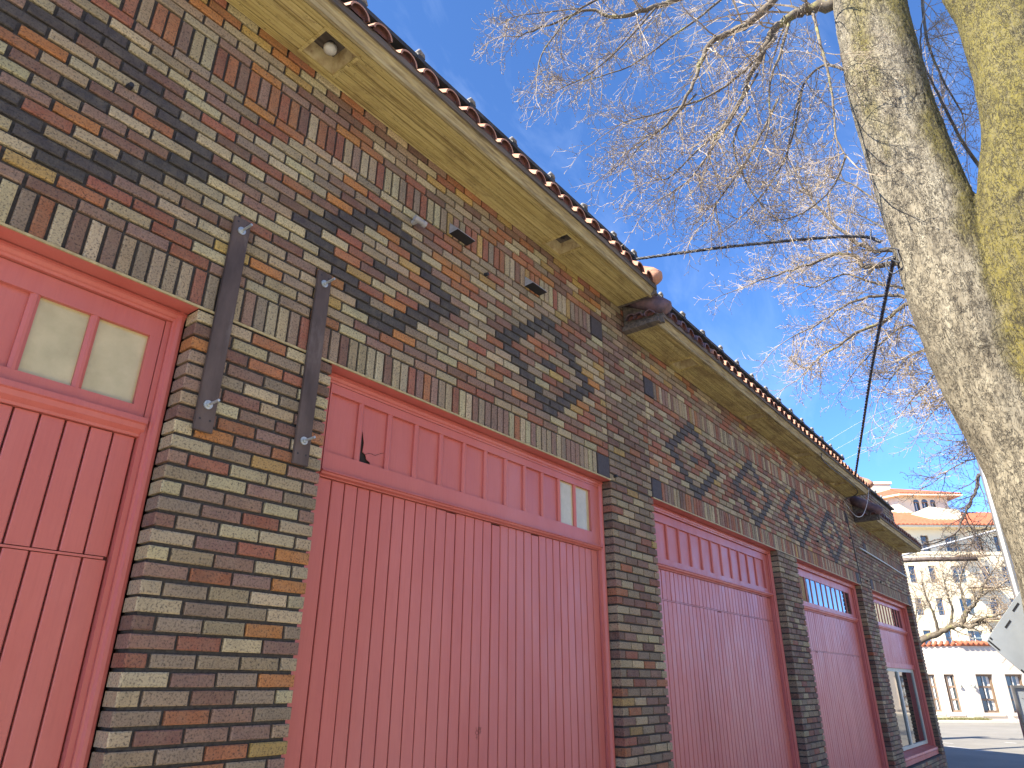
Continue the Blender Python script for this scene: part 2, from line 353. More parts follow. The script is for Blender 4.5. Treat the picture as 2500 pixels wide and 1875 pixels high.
# verge of short grass along the foot of the pink building
mb = MB(); rnd = random.Random(3)
for i in range(9000):
    r = rnd.uniform(11.2, 24.0); h = rnd.uniform(38.0, 38.9) + (0.0 if r > 13.2 else 0.3)
    x, y = hp(h, r); a = rnd.uniform(0, 6.28); l = rnd.uniform(0.05, 0.16); w = 0.012
    dx, dy = math.cos(a) * w, math.sin(a) * w
    mb.add([(x - dx, y - dy, 0.1), (x + dx, y + dy, 0.1), (x + rnd.uniform(-.05, .05), y + rnd.uniform(-.05, .05), 0.1 + l)], [(0, 1, 2)])
g = mb.build("grass_verge", M_GRASS, None, kind="stuff"); g["label"] = "thin strip of short grass along the foot of the pink wall"; g["category"] = "grass"

# ================================================================= BRICK BUILDING
C0 = 0.0677; C1 = 0.0662; J = 0.0145; SM = 0.19632
OPEN = [(-3.60, 0.0), (0.7754, 3.7395), (4.5147, 7.9462), (8.7296, 12.2376), (13.055, 16.6357)]
XEND = 16.93
BLD = thing("brick_building", "long low building of multicoloured brick with coral doors and tiled eaves", "building")
SOFA, SOFB, SOFC = GZ + 1.84, GZ + 1.585, GZ + 1.175
COPA, COPB, COPC = GZ + 2.62, GZ + 2.37, GZ + 2.19

# mortar core (wall)
mb = MB(); IN = 0.016
def core(x0, x1, z0, z1, y1=0.42): mb.box(x0, x1, IN, y1, z0, z1)
core(-3.5, 4.5147, GZ + 0.005, COPA - 0.03); core(4.5147, 12.65, GZ + 0.005, COPB - 0.03); core(12.65, XEND - IN, GZ + 0.005, COPC - 0.03)
for (a, b) in ((0, 0.7754), (3.7395, 4.5147), (7.9462, 8.7296), (12.2376, 13.055), (16.6357, XEND)):
    core(a + IN, b - IN, 0.0, GZ + 0.005, 0.13)
core(13.055 - IN, 16.6357 + IN, 0.0, GZ - 2.90, 0.42)
# the rest of the building behind the street front
mb.add([(-3.5, 0.42, 0), (XEND, 0.42, 0), (XEND + 5.4, 7.6, 0), (-3.5, 7.6, 0), (-3.5, 0.42, COPC - .1), (XEND - IN, 0.42, COPC - .1), (XEND + 5.4, 7.6, COPC - .1), (-3.5, 7.6, COPC - .1)],
       [(1, 2, 6, 5), (2, 3, 7, 6), (3, 0, 4, 7), (4, 5, 6, 7)])
WALL = mb.build("wall", M_MORTAR, BLD, fix=True)

PAL = {'cream': (0.50, 0.42, 0.24), 'tan': (0.39, 0.305, 0.175), 'taupe': (0.305, 0.232, 0.146), 'mauve': (0.285, 0.172, 0.118),
       'plum': (0.208, 0.108, 0.072), 'red': (0.33, 0.118, 0.064), 'rust': (0.395, 0.155, 0.062), 'orange': (0.46, 0.195, 0.052), 'gold': (0.47, 0.315, 0.095), 'dark': (0.054, 0.047, 0.047), 'slate': (0.072, 0.066, 0.068)}
KIND_TONE = {'pier': 0.84, 'far': 0.72}  # pier and far bricks are drawn darker than the rest
PW = dict(field=[('cream', 24), ('tan', 17), ('taupe', 14), ('mauve', 14), ('plum', 9), ('red', 11), ('rust', 9), ('orange', 5), ('gold', 5)],
          top=[('cream', 9), ('tan', 12), ('taupe', 9), ('mauve', 12), ('plum', 9), ('red', 17), ('rust', 15), ('orange', 7), ('gold', 10)],  # redder mix for rows under the soffit, painting in its warm bounce
          up=[('cream', 22), ('tan', 14), ('taupe', 12), ('mauve', 18), ('plum', 6), ('red', 19), ('rust', 9), ('gold', 4)],
          sold=[('cream', 24), ('tan', 18), ('taupe', 18), ('mauve', 18), ('plum', 8), ('red', 9), ('rust', 7)],
          pier=[('cream', 12), ('tan', 16), ('taupe', 26), ('mauve', 17), ('plum', 15), ('red', 5), ('rust', 5), ('gold', 4)],
          pier1=[('cream', 24), ('tan', 17), ('taupe', 21), ('mauve', 17), ('plum', 8), ('red', 4), ('rust', 7), ('orange', 4), ('gold', 3)],
          far=[('cream', 9), ('tan', 15), ('taupe', 29), ('mauve', 17), ('plum', 18), ('red', 8), ('rust', 4)])
rb = random.Random(21)
BR = []        # (x0,x1,z0,z1,y,depth,colour,in_face)
def pick(kind):
    l = PW[kind]; t = rb.uniform(0, sum(w for _, w in l))
    for k, w in l:
        t -= w
        if t <= 0: break
    return k
def put(x0, x1, z0, z1, kind, deep=0.05, colour=None):
    k = colour or pick(kind); c = PAL[k]; j = rb.uniform(0.82, 1.16) * KIND_TONE.get(kind, 1.0)
    c = tuple(max(0.01, v * j * rb.uniform(0.95, 1.05)) for v in c)
    BR.append((x0 + rb.uniform(-.001, .001), x1 + rb.uniform(-.001, .001), z0 + rb.uniform(-.001, .001), z1 + rb.uniform(-.001, .001),
               rb.uniform(-0.0015, 0.0015), deep, c))
def row(x0, x1, z, h, phase, kind, s=SM, deepL=False, deepR=False, colf=None):
    """running-bond row between x0 and x1; phase = x of one joint"""
    k0 = math.ceil((x0 - phase) / s - 1e-6); cuts = [x0]
    x = phase + k0 * s
    while x < x1 + J - 1e-6:
        if x - x0 > 0.035 and x1 - x > 0.03: cuts.append(x)
        x += s
    cuts.append(x1 + J)
    for i in range(len(cuts) - 1):
        a, b = cuts[i], cuts[i + 1] - J
        dl = (i == 0 and deepL) or (i == len(cuts) - 2 and deepR)
        put(a, b, z, z + h - J, kind, 0.105 if dl else 0.04, colf((a + b) / 2) if colf else None)
def soldiers(x0, x1, z, h, kind):
    n = round((x1 - x0 + J) / 0.0662); w = (x1 - x0 + J) / n
    for i in range(n): put(x0 + i * w, x0 + (i + 1) * w - J, z, z + h - J, kind)
# --- piers below the lintels
for pi, (a, b) in enumerate(((0, 0.7754), (3.7395, 4.5147), (7.9462, 8.7296), (12.2376, 13.055), (16.6357, XEND))):
    s = (b - a + J) / (4 if pi < 4 else 1.5); kd = 'pier1' if pi == 0 else ('pier' if pi == 1 else 'far')
    for k in range(1, 49):
        z = GZ - k * C0
        if z < 0.1: break
        ph = a if k % 2 == 0 else a + s / 2
        row(a, b, z, C0, ph, kd, s, True, True)
for k in range(1, 9):      # breast wall under the window
    z = GZ - 2.90 - k * C0
    if z < 0.05: break
    row(13.055, 16.6357 - J, z, C0, 13.055 + (0.1 if k % 2 else 0), 'far')
# --- wall above
def diamond(cx, rows_lo):
    def f(x, r):
        k = abs(r - (rows_lo + 6))
        if k > 6: return False
        d = abs(x - cx) / SM; hw = 3.5 - k / 2
        if hw - 1.02 < d < hw + 0.02: return True
        return k == 0 and d < 0.3
    return f
DIA = [diamond(1.087 + i * 9 * SM, 5) for i in (-2, -1, 0, 1)]
DIB = [diamond(5.575 + i * 9 * SM, 3) for i in range(4)]
BLOCKS = []
def bay(x0, x1, nrow, ztop, kind, dia, phc, left_blk, right_blk):
    zz = lambda k: GZ + 0.006 + k * C1
    bw = 0.19
    for base in (0, 3 + nrow):
        a = x0 + (bw + J if left_blk else 0); b = x1 - (bw + J if right_blk else 0)
        soldiers(a, b, zz(base), 3 * C1, 'sold' if base == 0 and kind == 'field' else ('up' if kind == 'field' else kind))
        if left_blk: BLOCKS.append((x0, x0 + bw, zz(base), zz(base + 3) - J))
        if right_blk: BLOCKS.append((x1 - bw, x1, zz(base), zz(base + 3) - J))
    k = 3
    while zz(k + 1) < ztop:
        if k == 3 + nrow: k += 3; continue
        ph = phc + (0.5 * SM if k % 2 else 0) + 0.5 * J
        cf = None
        if k < 3 + nrow and dia: cf = lambda x, r=k: ('dark' if kind == 'field' else 'slate') if any(d(x, r) for d in dia) else None
        row(x0, x1 - J * 0.0, zz(k), C1, ph, kind if k < 3 + nrow else ('top' if kind == 'field' else kind), colf=cf)
        k += 1
bay(-3.5, 3.7395 - J, 17, COPA - 0.02, 'field', DIA, 1.087, False, True)
bay(4.5147, 12.2376 - J, 13, COPB - 0.02, 'up', DIB, 5.575, True, True)
bay(13.055, 16.6357, 7, COPC - 0.02, 'far', None, 13.1, True, True)
for (a, b, top, kd) in ((3.7395, 4.5147 - J, COPA, 'pier'), (12.2376, 13.055 - J, COPB, 'far'), (16.6357 + J, XEND, COPC, 'far')):
    k = 0
    while GZ + .006 + (k + 1) * C1 < top - 0.02:
        row(a, b, GZ + .006 + k * C1, C1, a if k % 2 else a + SM / 2, kd); k += 1

def brick_geo(L, H, D, rr):
    i = 0.006; q = lambda: rr.uniform(-0.0012, 0.0012)
    back = [(0, D, 0), (L, D, 0), (L, D, H), (0, D, H)]
    mid = [(q(), 0.0045, q()), (L + q(), 0.0045, q()), (L + q(), 0.0045, H + q()), (q(), 0.0045, H + q())]
    fr = [(i + q(), q() * .8, i * .8 + q()), (L - i + q(), q() * .8, i * .8 + q()), (L - i + q(), q() * .8, H - i * .8 + q()), (i + q(), q() * .8, H - i * .8 + q())]
    f = [(8, 9, 10, 11)]
    for k in range(4):
        k2 = (k + 1) % 4
        f += [(4 + k, 4 + k2, 8 + k2, 8 + k), (k, k2, 4 + k2, 4 + k)]
    return back + mid + fr, f
def add_brick(mb, v, f, c):
    b = len(mb.v); mb.v += v
    for i, q in enumerate(f):
        g = 1.18 if i % 2 else 1.0
        mb.face([b + k for k in q], 0, (c[0] * g, c[1] * g, c[2] * g, 1))
def area(b):
    x0, x1, z0, z1 = b[:4]
    zc = (z0 + z1) / 2; xc = (x0 + x1) / 2
    sof = SOFA if xc < 4.1 else (SOFB if xc < 12.6 else SOFC)
    if sof - 0.02 < zc: return 0
    P = [proj(Vector((x, 0, z))) for x, z in ((x0, z0), (x1, z0), (x1, z1), (x0, z1))]
    if any(p is None for p in P): return 0
    if not all(-15 < p[0] < 2515 and -15 < p[1] < 1890 for p in P): return 0
    return abs(sum(P[i][0] * P[(i + 1) % 4][1] - P[(i + 1) % 4][0] * P[i][1] for i in range(4))) / 2
order = sorted(range(len(BR)), key=lambda i: -area(BR[i]))
big = set(order[:300])
VAR = {}; vr = random.Random(5)
mbr = MB()
for i, b in enumerate(BR):
    x0, x1, z0, z1, y, dp, c = b
    if i in big:
        key = (round((x1 - x0) / 0.006), round((z1 - z0) / 0.006), dp, vr.randrange(3))
        if key not in VAR:
            t = MB(); v, f = brick_geo(x1 - x0, z1 - z0, dp, vr); add_brick(t, v, f, (1, 1, 1)); me = t.mesh("brick", True); me.materials.append(M_BRICK); VAR[key] = me
        o = link("brick", VAR[key], WALL); o.location = (x0, y, z0); o.color = (*c, 1)
    else:
        v, f = brick_geo(x1 - x0, z1 - z0, dp, vr)
        add_brick(mbr, [(p[0] + x0, p[1] + y, p[2] + z0) for p in v], f, c)
me = mbr.mesh("brickwork", True); me.materials.append(M_BRICK)
bw_ = link("brickwork", me, WALL, (), "stuff"); bw_.color = (1, 1, 1, 1)
for (a, b, z0, z1) in BLOCKS:
    t = MB(); v, f = brick_geo(b - a, z1 - z0, 0.04, vr); t.add(v, f); o = t.build("corner_block", M_BLOCK, WALL); o.location = (a, -0.003, z0)

# --- steel lintel angles
for nm, (a, b) in (("lintel", (-3.5, 3.7395)), ("lintel", (4.5147, 12.2376)), ("lintel", (13.055, 16.6357))):
    t = MB(); t.box(a, b, -0.004, 0.004, GZ - 0.006, GZ + 0.005, 1)
    for (oa, ob) in OPEN:
        if oa >= a - 0.2 and ob <= b + 0.01: t.box(max(oa, a), ob, 0.0045, 0.125, GZ - 0.007, GZ + 0.004, 0)
    t.build(nm, [M_PAINT, M_EDGE], WALL)

# --- doors
def frame_fr(x0, x1, ys):
    pass
def muntin_box(t, x0, x1, y0, y1, z0, z1): t.box(x0, x1, y0, y1, z0, z1)
def door(idx, ys, yc, pa, pb, n, ztop, zbot, zrail, zmould, plank_w, plank_to, glazed=(), glass=False, joint=None, bottom=0.0, broken=None):
    x0, x1 = OPEN[idx]; cw = 0.052
    zt = GZ - ztop; zb = GZ - zbot
    t = MB()
    # brick moulding casing: jambs and a stepped head
    for sx in (0, 1):
        e = x0 if sx == 0 else x1; sg = 1 if sx == 0 else -1
        pr = [(0.0, yc + .012), (0.008, yc), (0.022, yc - .004), (0.036, yc), (0.044, yc + .014), (cw, yc + .016), (cw, ys + .05), (0.0, ys + .05)]
        n_ = len(pr)
        vs = [(e + sg * (a + 0.002), y, bottom) for a, y in pr] + [(e + sg * (a + 0.002), y, GZ - 0.008) for a, y in pr]
        t.add(vs, [[i, (i + 1) % n_, n_ + (i + 1) % n_, n_ + i] for i in range(n_)] + [list(range(n_, 2 * n_))])
        # flat jamb between casing and sash
        e2 = e + sg * (cw + 0.0025)
        t.box(min(e2, e2 + sg * 0.022), max(e2, e2 + sg * 0.022), (yc + ys) / 2 + .012, ys + .06, bottom, GZ - 0.064)
    hp_ = [(yc + .010, GZ - .009), (yc - .004, GZ - .012), (yc - .008, GZ - .026), (yc + .002, GZ - .030), (yc + .006, GZ - .046), (yc + .014, GZ - .050), (yc + .016, GZ - .062), (ys + .05, GZ - .062), (ys + .05, GZ - .009)]
    t.profile(hp_, x0 + 0.0045 + cw, x1 - 0.0045 - cw)
    t.profile([(y + .0015, z) for y, z in hp_], x0 + 0.004, x0 + cw + 0.004); t.profile([(y + .0015, z) for y, z in hp_], x1 - cw - 0.004, x1 - 0.004)
    D = t.build("garage_door" if plank_to < GZ - 0.3 or idx < 4 else "window_bay", M_PAINT, BLD, fix=True)
    # transom sash
    t = MB(); xa, xb = x0 + cw + 0.028, x1 - cw - 0.028
    t.box(xa, xb, ys, ys + .04, zt, GZ - 0.066); t.box(xa, xb, ys, ys + .04, GZ - zrail, zb)
    t.box(xa, pa, ys + .0005, ys + .04, zb, zt); t.box(pb, xb, ys + .0005, ys + .04, zb, zt)
    sash = t.build("transom_sash", M_PAINT, D)
    pw = (pb - pa) / n; mw = 0.012 if glass else 0.019
    for k in range(1, n):
        t = MB(); xm = pa + k * pw
        t.add([(xm - mw, ys + .028, zb), (xm - mw, ys + .010, zb), (xm - .006, ys + .002, zb), (xm + .006, ys + .002, zb), (xm + mw, ys + .010, zb), (xm + mw, ys + .028, zb),
               (xm - mw, ys + .028, zt), (xm - mw, ys + .010, zt), (xm - .006, ys + .002, zt), (xm + .006, ys + .002, zt), (xm + mw, ys + .010, zt), (xm + mw, ys + .028, zt)],
              [(0, 1, 7, 6), (1, 2, 8, 7), (2, 3, 9, 8), (3, 4, 10, 9), (4, 5, 11, 10)])
        t.build("muntin", M_PAINT, sash)
    for k in range(n):
        t = MB(); a = pa + k * pw - (0.0 if k == 0 else -mw * .6); b = pa + (k + 1) * pw - (0 if k == n - 1 else mw * .6)
        yy = ys + (.013 if glass else .022); m = M_PANE if k in glazed else (M_GLASS if glass else M_PAINT)
        if broken == k:
            w = b - a; h = zt - zb
            P = [(a, zt), (b, zt), (b, zb), (a + .50 * w, zb), (a + .46 * w, zb + .06 * h), (a + .34 * w, zb + .09 * h), (a + .28 * w, zb + .17 * h), (a + .17 * w, zb + .20 * h), (a + .19 * w, zb + .36 * h), (a + .12 * w, zb + .52 * h), (a, zb + .62 * h)]
            nn = len(P)
            t.add([(x, yy, z) for x, z in P] + [(x, yy + .004, z) for x, z in P],
                  [list(range(nn))[::-1]] + [[i, (i + 1) % nn, nn + (i + 1) % nn, nn + i] for i in range(nn)])
            o = t.build("broken_pane", m, sash, fix=True); o["label"] = "painted pane with a jagged dark hole at its lower left"
            t = MB(); cr = [(.28, .17), (.36, .20), (.5, .215), (.62, .20), (.8, .26), (.97, .30)]
            for (q0, q1) in zip(cr, cr[1:]):
                t.add([(a + q0[0] * w, yy - .0015, zb + q0[1] * h - .002), (a + q1[0] * w, yy - .0015, zb + q1[1] * h - .001), (a + q1[0] * w, yy - .0015, zb + q1[1] * h + .001), (a + q0[0] * w, yy - .0015, zb + q0[1] * h + .002)], [(0, 1, 2, 3)])
            t.build("crack", M_GROOVE, o)
        else:
            t.box(a, b, yy, yy + .004, zb - .003, zt + .003); t.build("pane", m, sash)
    # moulded rail below the sash
    t = MB(); z1 = GZ - zrail - 0.004; z0 = GZ - zmould
    hh = z1 - z0
    t.profile([(ys + .04, z1), (ys - .016, z1 - .004), (ys - .028, z1 - .004), (ys - .030, z1 - hh * .34), (ys - .020, z1 - hh * .40), (ys - .016, z1 - hh * .66), (ys + .004, z1 - hh * .86), (ys + .006, z0), (ys + .04, z0)], xa - .012, xb + .012)
    t.build("rail", M_PAINT, D, fix=True)
    # planks
    yp = ys + 0.022; zp0 = plank_to; pr = random.Random(idx * 7 + 1)
    t = MB(); t.box(xa, xb, yp + .018, yp + .03, zp0, z0 - .001); t.build("backing_board", M_GROOVE, D)
    np_ = round((xb - xa) / plank_w); w = (xb - xa) / np_
    segs = [(zp0, z0 - .003)] if not joint else [(GZ - joint + .008, z0 - .003), (zp0, GZ - joint - .008)]
    for k in range(np_):
        for (za, zc) in segs:
            t = MB(); a = xa + k * w + .004; b = xa + (k + 1) * w - .004; dy = pr.uniform(-.0012, .0012)
            if pr.random() < .15: zc = zc - pr.uniform(0.0, .012)
            t.add([(a, yp + .0185, za), (a, yp + .003 + dy, za), (a + .004, yp + dy, za), (b - .004, yp + dy, za), (b, yp + .003 + dy, za), (b, yp + .0185, za),
                   (a, yp + .0185, zc), (a, yp + .003 + dy, zc), (a + .004, yp + dy, zc), (b - .004, yp + dy, zc), (b, yp + .003 + dy, zc), (b, yp + .0185, zc)],
                  [(0, 1, 7, 6), (1, 2, 8, 7), (2, 3, 9, 8), (3, 4, 10, 9), (4, 5, 11, 10), (6, 7, 8, 9, 10, 11), (5, 4, 3, 2, 1, 0)])
            t.build("plank", M_PAINT, D)
    if joint:
        t = MB(); t.box(xa, xb - .02, yp - .004, yp + .011, GZ - joint - .005, GZ - joint + .004); t.build("drip_strip", M_PAINT, D)
    return D, xa, xb
D1, *_ = door(0, .135, .100, -0.130 - 12 * .2315, -0.130, 12, .160, .497, .545, .632, .0922, 0.14, glazed=(9 + 1, 11), joint=1.150)
D2, d2a, d2b = door(1, .100, .085, .865, 3.555, 12, .118, .462, .560, .600, .0915, 0.14, glazed=(10, 11), broken=1)
D3, *_ = door(2, .135, .095, 4.77, 7.74, 11, .150, .500, .545, .600, .0915, 0.14, joint=.880)
D4, *_ = door(3, .155, .095, 8.97, 11.95, 11, .165, .515, .560, .635, .0925, 0.14, glass=True, joint=1.17)
D5, d5a, d5b = door(4, .19, .095, 13.40, 16.30, 11, .130, .490, .535, .615, .085, GZ - 1.215, glass=True, bottom=GZ - 2.82)
# dark room behind the broken pane
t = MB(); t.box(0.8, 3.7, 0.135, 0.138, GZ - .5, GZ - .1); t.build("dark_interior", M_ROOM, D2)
# two-light shop window in the last bay
t = MB(); ys = .21; zw1 = GZ - 1.305; zw0 = GZ - 2.70
t.box(d5a, d5b, ys - .03, ys + .04, zw1, GZ - 1.215); o = t.build("window_head", M_PAINT, D5)
t = MB(); fa, fb = d5a + .02, d5b - .02; mid = (fa + fb) / 2 + .1
t.box(fa, fb, ys, ys + .05, zw1 - .06, zw1 - .001); t.box(fa, fb, ys, ys + .05, zw0, zw0 + .06)
t.box(fa, fa + .06, ys + .0004, ys + .05, zw0 + .06, zw1 - .06); t.box(fb - .10, fb, ys + .0004, ys + .05, zw0 + .06, zw1 - .06); t.box(mid - .055, mid + .055, ys - .006, ys + .05, zw0 + .058, zw1 - .058)
wf = t.build("window_frame", M_SAGE, D5)
for (a, b) in ((fa + .06, mid - .055), (mid + .055, fb - .10)):
    t = MB(); t.box(a, b, ys + .02, ys + .026, zw0 + .06, zw1 - .06); t.build("pane", M_GLASS, wf)
t = MB(); t.profile([(ys + .05, zw0 - .002), (.12, zw0 - .045), (.06, zw0 - .06), (.055, zw0 - .10), (.07, zw0 - .115), (.07, zw0 - .19), (ys + .05, zw0 - .19)], d5a - .06, d5b + .06); t.build("sill", M_PAINT, D5, fix=True)
# scratched doodle on the second door: two small planetary-looking signs
t = MB(); yp = .100 + .022 - .0016
def sc(pts): 
    P = [at_y(u, v, yp) for u, v in pts]; t.tube(P, .0011, 4)
kx = lambda x, y: (1100 + x / 4.76, 1650 + y / 4.76)
sc([kx(x, y) for x, y in ((298, 595), (297, 620), (303, 638), (314, 641), (322, 630), (326, 595))])
sc([kx(306 + 17 * math.cos(a * math.pi / 6), 662 + 22 * math.sin(a * math.pi / 6)) for a in range(13)])
sc([kx(x, y) for x, y in ((306, 685), (306, 742))]); sc([kx(x, y) for x, y in ((294, 718), (315, 712))])
sc([kx(x, y) for x, y in ((334, 596), (334, 618), (343, 630), (352, 618), (356, 596))]); sc([kx(x, y) for x, y in ((344, 596), (345, 676))]); sc([kx(x, y) for x, y in ((330, 664), (356, 648))])
t.build("scratched_mark", M_GROOVE, D2)

# --- steel straps bolted to the first pier
for (x, zt_, zb_) in ((0.118, 0.560, -0.585), (0.640, 0.505, -0.615)):
    t = MB(); w = .046; P = []
    lean = -0.002
    t.box(x - w, x + w, -.020, -.004, GZ + zb_, GZ + zt_)
    o = t.build("steel_strap", M_STEEL, BLD)
    bm = bmesh.new(); bm.from_mesh(o.data); bmesh.ops.bevel(bm, geom=bm.edges[:], offset=.003, segments=2, affect='EDGES'); bm.to_mesh(o.data); bm.free()
    for zz in (GZ + zt_ - .075, GZ + zb_ + .125):
        t = MB(); t.tube([(x, -.021, zz), (x, -.027, zz)], .021, 14); t.tube([(x, -.027, zz), (x, -.037, zz)], .012, 6); t.tube([(x, -.037, zz), (x + .004, -.105, zz + .004)], .0065, 8)
        t.build("anchor_bolt", M_GALV, o)
    for dx, zz in ((-.024, GZ + zt_ - .028), (.024, GZ + zt_ - .03), (-.024, GZ + zb_ + .055), (.024, GZ + zb_ + .055)):
        t = MB(); t.tube([(x + dx, -.0206, zz), (x + dx, -.0192, zz)], .0055, 10); t.build("bolt_hole", M_BLACK, o)

# --- wall fixtures: two wedge lights, a small lamp head, stray bolts
for (xa, xb, zc) in ((1.625, 1.815, 1.385), (2.52, 2.715, 1.385)):
    t = MB(); z0 = GZ + zc - .048; z1 = GZ + zc + .045
    t.add([(xa, -.002, z0), (xb, -.002, z0), (xb, -.085, z0 + .004), (xa, -.085, z0 + .004), (xa, -.002, z1), (xb, -.002, z1), (xb, -.080, z0 + .016), (xa, -.080, z0 + .016)],
          [(0, 1, 2, 3)], 1)
    t.add([(xa, -.002, z0), (xb, -.002, z0), (xb, -.085, z0 + .004), (xa, -.085, z0 + .004), (xa, -.002, z1), (xb, -.002, z1), (xb, -.080, z0 + .016), (xa, -.080, z0 + .016)],
          [(3, 2, 6, 7), (7, 6, 5, 4), (0, 3, 7, 4), (1, 5, 6, 2)], 0)
    t.build("wall_light", [M_GREYBOX, M_BLACK], BLD)
t = MB(); zc = GZ + 1.225
t.tube([(1.275, -.002, zc), (1.275, -.045, zc)], .018, 12); t.tube([(1.245, -.050, zc + .004), (1.315, -.055, zc - .004)], .019, 12); t.tube([(1.315, -.055, zc - .004), (1.338, -.057, zc - .006)], [.023, .023], 12)
t.build("lamp_head", M_GREYBOX, BLD, smooth=False)
for (x, z) in ((2.03, 1.197), (-0.53, 0.93), (3.80, 0.045), (9.9, 0.40), (12.05, 0.78), (12.75, 0.12), (13.9, .22)):
    t = MB(); t.tube([(x, 0, GZ + z), (x, -.03, GZ + z - .002)], [.016, .012], 8); t.build("anchor_stub", M_BLACK, BLD)

# --- eaves: soffit boards, cornice, tiles, coping
def eave(x0, x1, zs, ztile, cap_left, cap_right, zcop, lights, shaded_tiles, dirt):
    w = .0705
    E = MB(); zf = zs
    E.profile([(-.345, zf - .002), (-.352, zf - .012), (-.372, zf - .010), (-.380, zf + .012), (-.398, zf + .030), (-.404, zf + .050), (-.416, zf + .055), (-.416, zf + .085), (-.34, zf + .085)], x0, x1)
    ev = E.build("eave", M_MOULD, BLD, fix=True)
    t = MB(); t.box(x0 + .001, x1 - .001, -.430, -.4165, zf + .050, zf + .100); t.build("drip_edge", M_OLDWOOD, ev)
    lx = sorted(lights)
    for k in range(5):
        YB = [-.002, -.0545, -.133, -.212, -.2905, -.344]; ya = YB[k]; yb = YB[k + 1] + .005
        # boards are cut round the square light recesses
        cuts = [x0 + .004]
        inrow = ya > -.295 and yb < -.05
        brk = rb.uniform(x0 + .5, x1 - .5); segs = []
        xs = x0 + .004
        for L_ in lx:
            if k in (1, 2, 3):
                segs.append((xs, L_ - .119)); xs = L_ + .119
        segs.append((xs, x1 - .004))
        for (a, b) in segs:
            if a < brk < b: parts = [(a, brk - .001), (brk + .001, b)]
            else: parts = [(a, b)]
            for (a2, b2) in parts:
                t = MB(); d = rb.uniform(-.001, .001)
                t.box(a2, b2, yb, ya, zs + d, zs + .02); t.build("soffit_board", M_SOFFIT if x0 < 0 else M_SOFFIT2, ev)
    for L_ in lx:
        t = MB(); h = .124; yc_ = -.1725; f = .009; zz = zs - .009
        # frame
        for (a, b, c, d) in ((L_ - h - f, L_ + h + f, yc_ + h - f, yc_ + h + f), (L_ - h - f, L_ + h + f, yc_ - h - f, yc_ - h + f), (L_ - h - f, L_ - h + f, yc_ - h + f, yc_ + h - f), (L_ + h - f, L_ + h + f, yc_ - h + f, yc_ + h - f)):
            t.box(a, b, c, d, zz, zs + .012)
        o = t.build("soffit_light", M_SOFFIT, ev)
        t = MB(); i = h - f + .004; tp = .040; zt = zs + .15
        t.add([(L_ - i, yc_ - i, zs), (L_ + i, yc_ - i, zs), (L_ + i, yc_ + i, zs), (L_ - i, yc_ + i, zs), (L_ - tp, yc_ - tp, zt), (L_ + tp, yc_ - tp, zt), (L_ + tp, yc_ + tp, zt), (L_ - tp, yc_ + tp, zt)],
              [(0, 1, 5, 4), (1, 2, 6, 5), (2, 3, 7, 6), (3, 0, 4, 7), (4, 5, 6, 7)])
        t.build("recess_housing", M_RECESS, o, fix=True)
        t = MB(); t.tube([(L_, yc_, zt - .001), (L_, yc_, zs + .07)], .022, 12, 1)
        if abs(L_ - .365) < .01: t.tube([(L_, yc_, zs + .07), (L_, yc_, zs + .045), (L_, yc_, zs + .022), (L_, yc_, zs + .010)], [.024, .040, .038, .018], 16, 0)
        t.build("bulb", [M_BULB, M_BLACK], o, smooth=True)
    # roof deck behind the tiles
    t = MB(); t.profile([(-.414, zs + .086), (-.40, ztile - .055), (-.004, ztile + .185), (-.004, zs + .086)], x0 + .02, x1 - .02); t.build("roof_deck", M_OLDWOOD, ev, fix=True)
    # barrel tiles
    pitch = .197; nT = int((x1 - x0 - .10) / pitch); tile_me = {}
    def tile_mesh(mat, key):
        t = MB(); n = 9; r = .074; th = .013; L0, L1 = -.455, .0
        sl = .60
        rows_ = []
        for (yy, rr) in ((L0, r), (L1, r * .86), ):
            zc_ = (yy - L0) * sl
            rows_.append([(rr * math.cos(math.pi * k / n), yy, zc_ + rr * math.sin(math.pi * k / n)) for k in range(n + 1)])
            rows_.append([((rr - th) * math.cos(math.pi * k / n), yy, zc_ + (rr - th) * math.sin(math.pi * k / n)) for k in range(n + 1)])
        b = 0; allv = [p for q in rows_ for p in q]; m_ = n + 1
        fs = [(k, k + 1, 2 * m_ + k + 1, 2 * m_ + k) for k in range(n)]
        t.add(allv, fs, 0)
        t.add(allv, [(k + 1, k, m_ + k, m_ + k + 1) for k in range(n)], 0)
        # stopped mouth a little way in
        cap = [((r - th) * math.cos(math.pi * k / n), L0 + .028, .028 * sl + (r - th) * math.sin(math.pi * k / n)) for k in range(n + 1)]
        t.add(cap, [list(range(n + 1))], 1)
        t.add(allv[m_:2 * m_] + cap, [(k + 1, k, m_ + k, m_ + k + 1) for k in range(n)], 1)
        me = t.mesh("roof_tile"); me.materials.append(mat); me.materials.append(M_TILEIN)
        me.polygons.foreach_set("use_smooth", [len(p.vertices) == 4 for p in me.polygons]); return me
    for k in range(nT):
        darkened = k < shaded_tiles  # first tiles use the dark clay, painting in the neighbouring eave's shadow
        key = darkened
        if key not in tile_me: tile_me[key] = tile_mesh(M_TILEDARK if darkened else M_TILE, key)
        o = link("roof_tile", tile_me[key], ev)
        o.location = (x0 + .10 + (k + .5) * pitch + rb.uniform(-.006, .006), rb.uniform(-.008, .008), ztile - .035 + rb.uniform(-.004, .004)); o.rotation_euler = (rb.uniform(-.01, .01), 0, rb.uniform(-.03, .03))
    # pan tiles (troughs) between them
    t = MB()
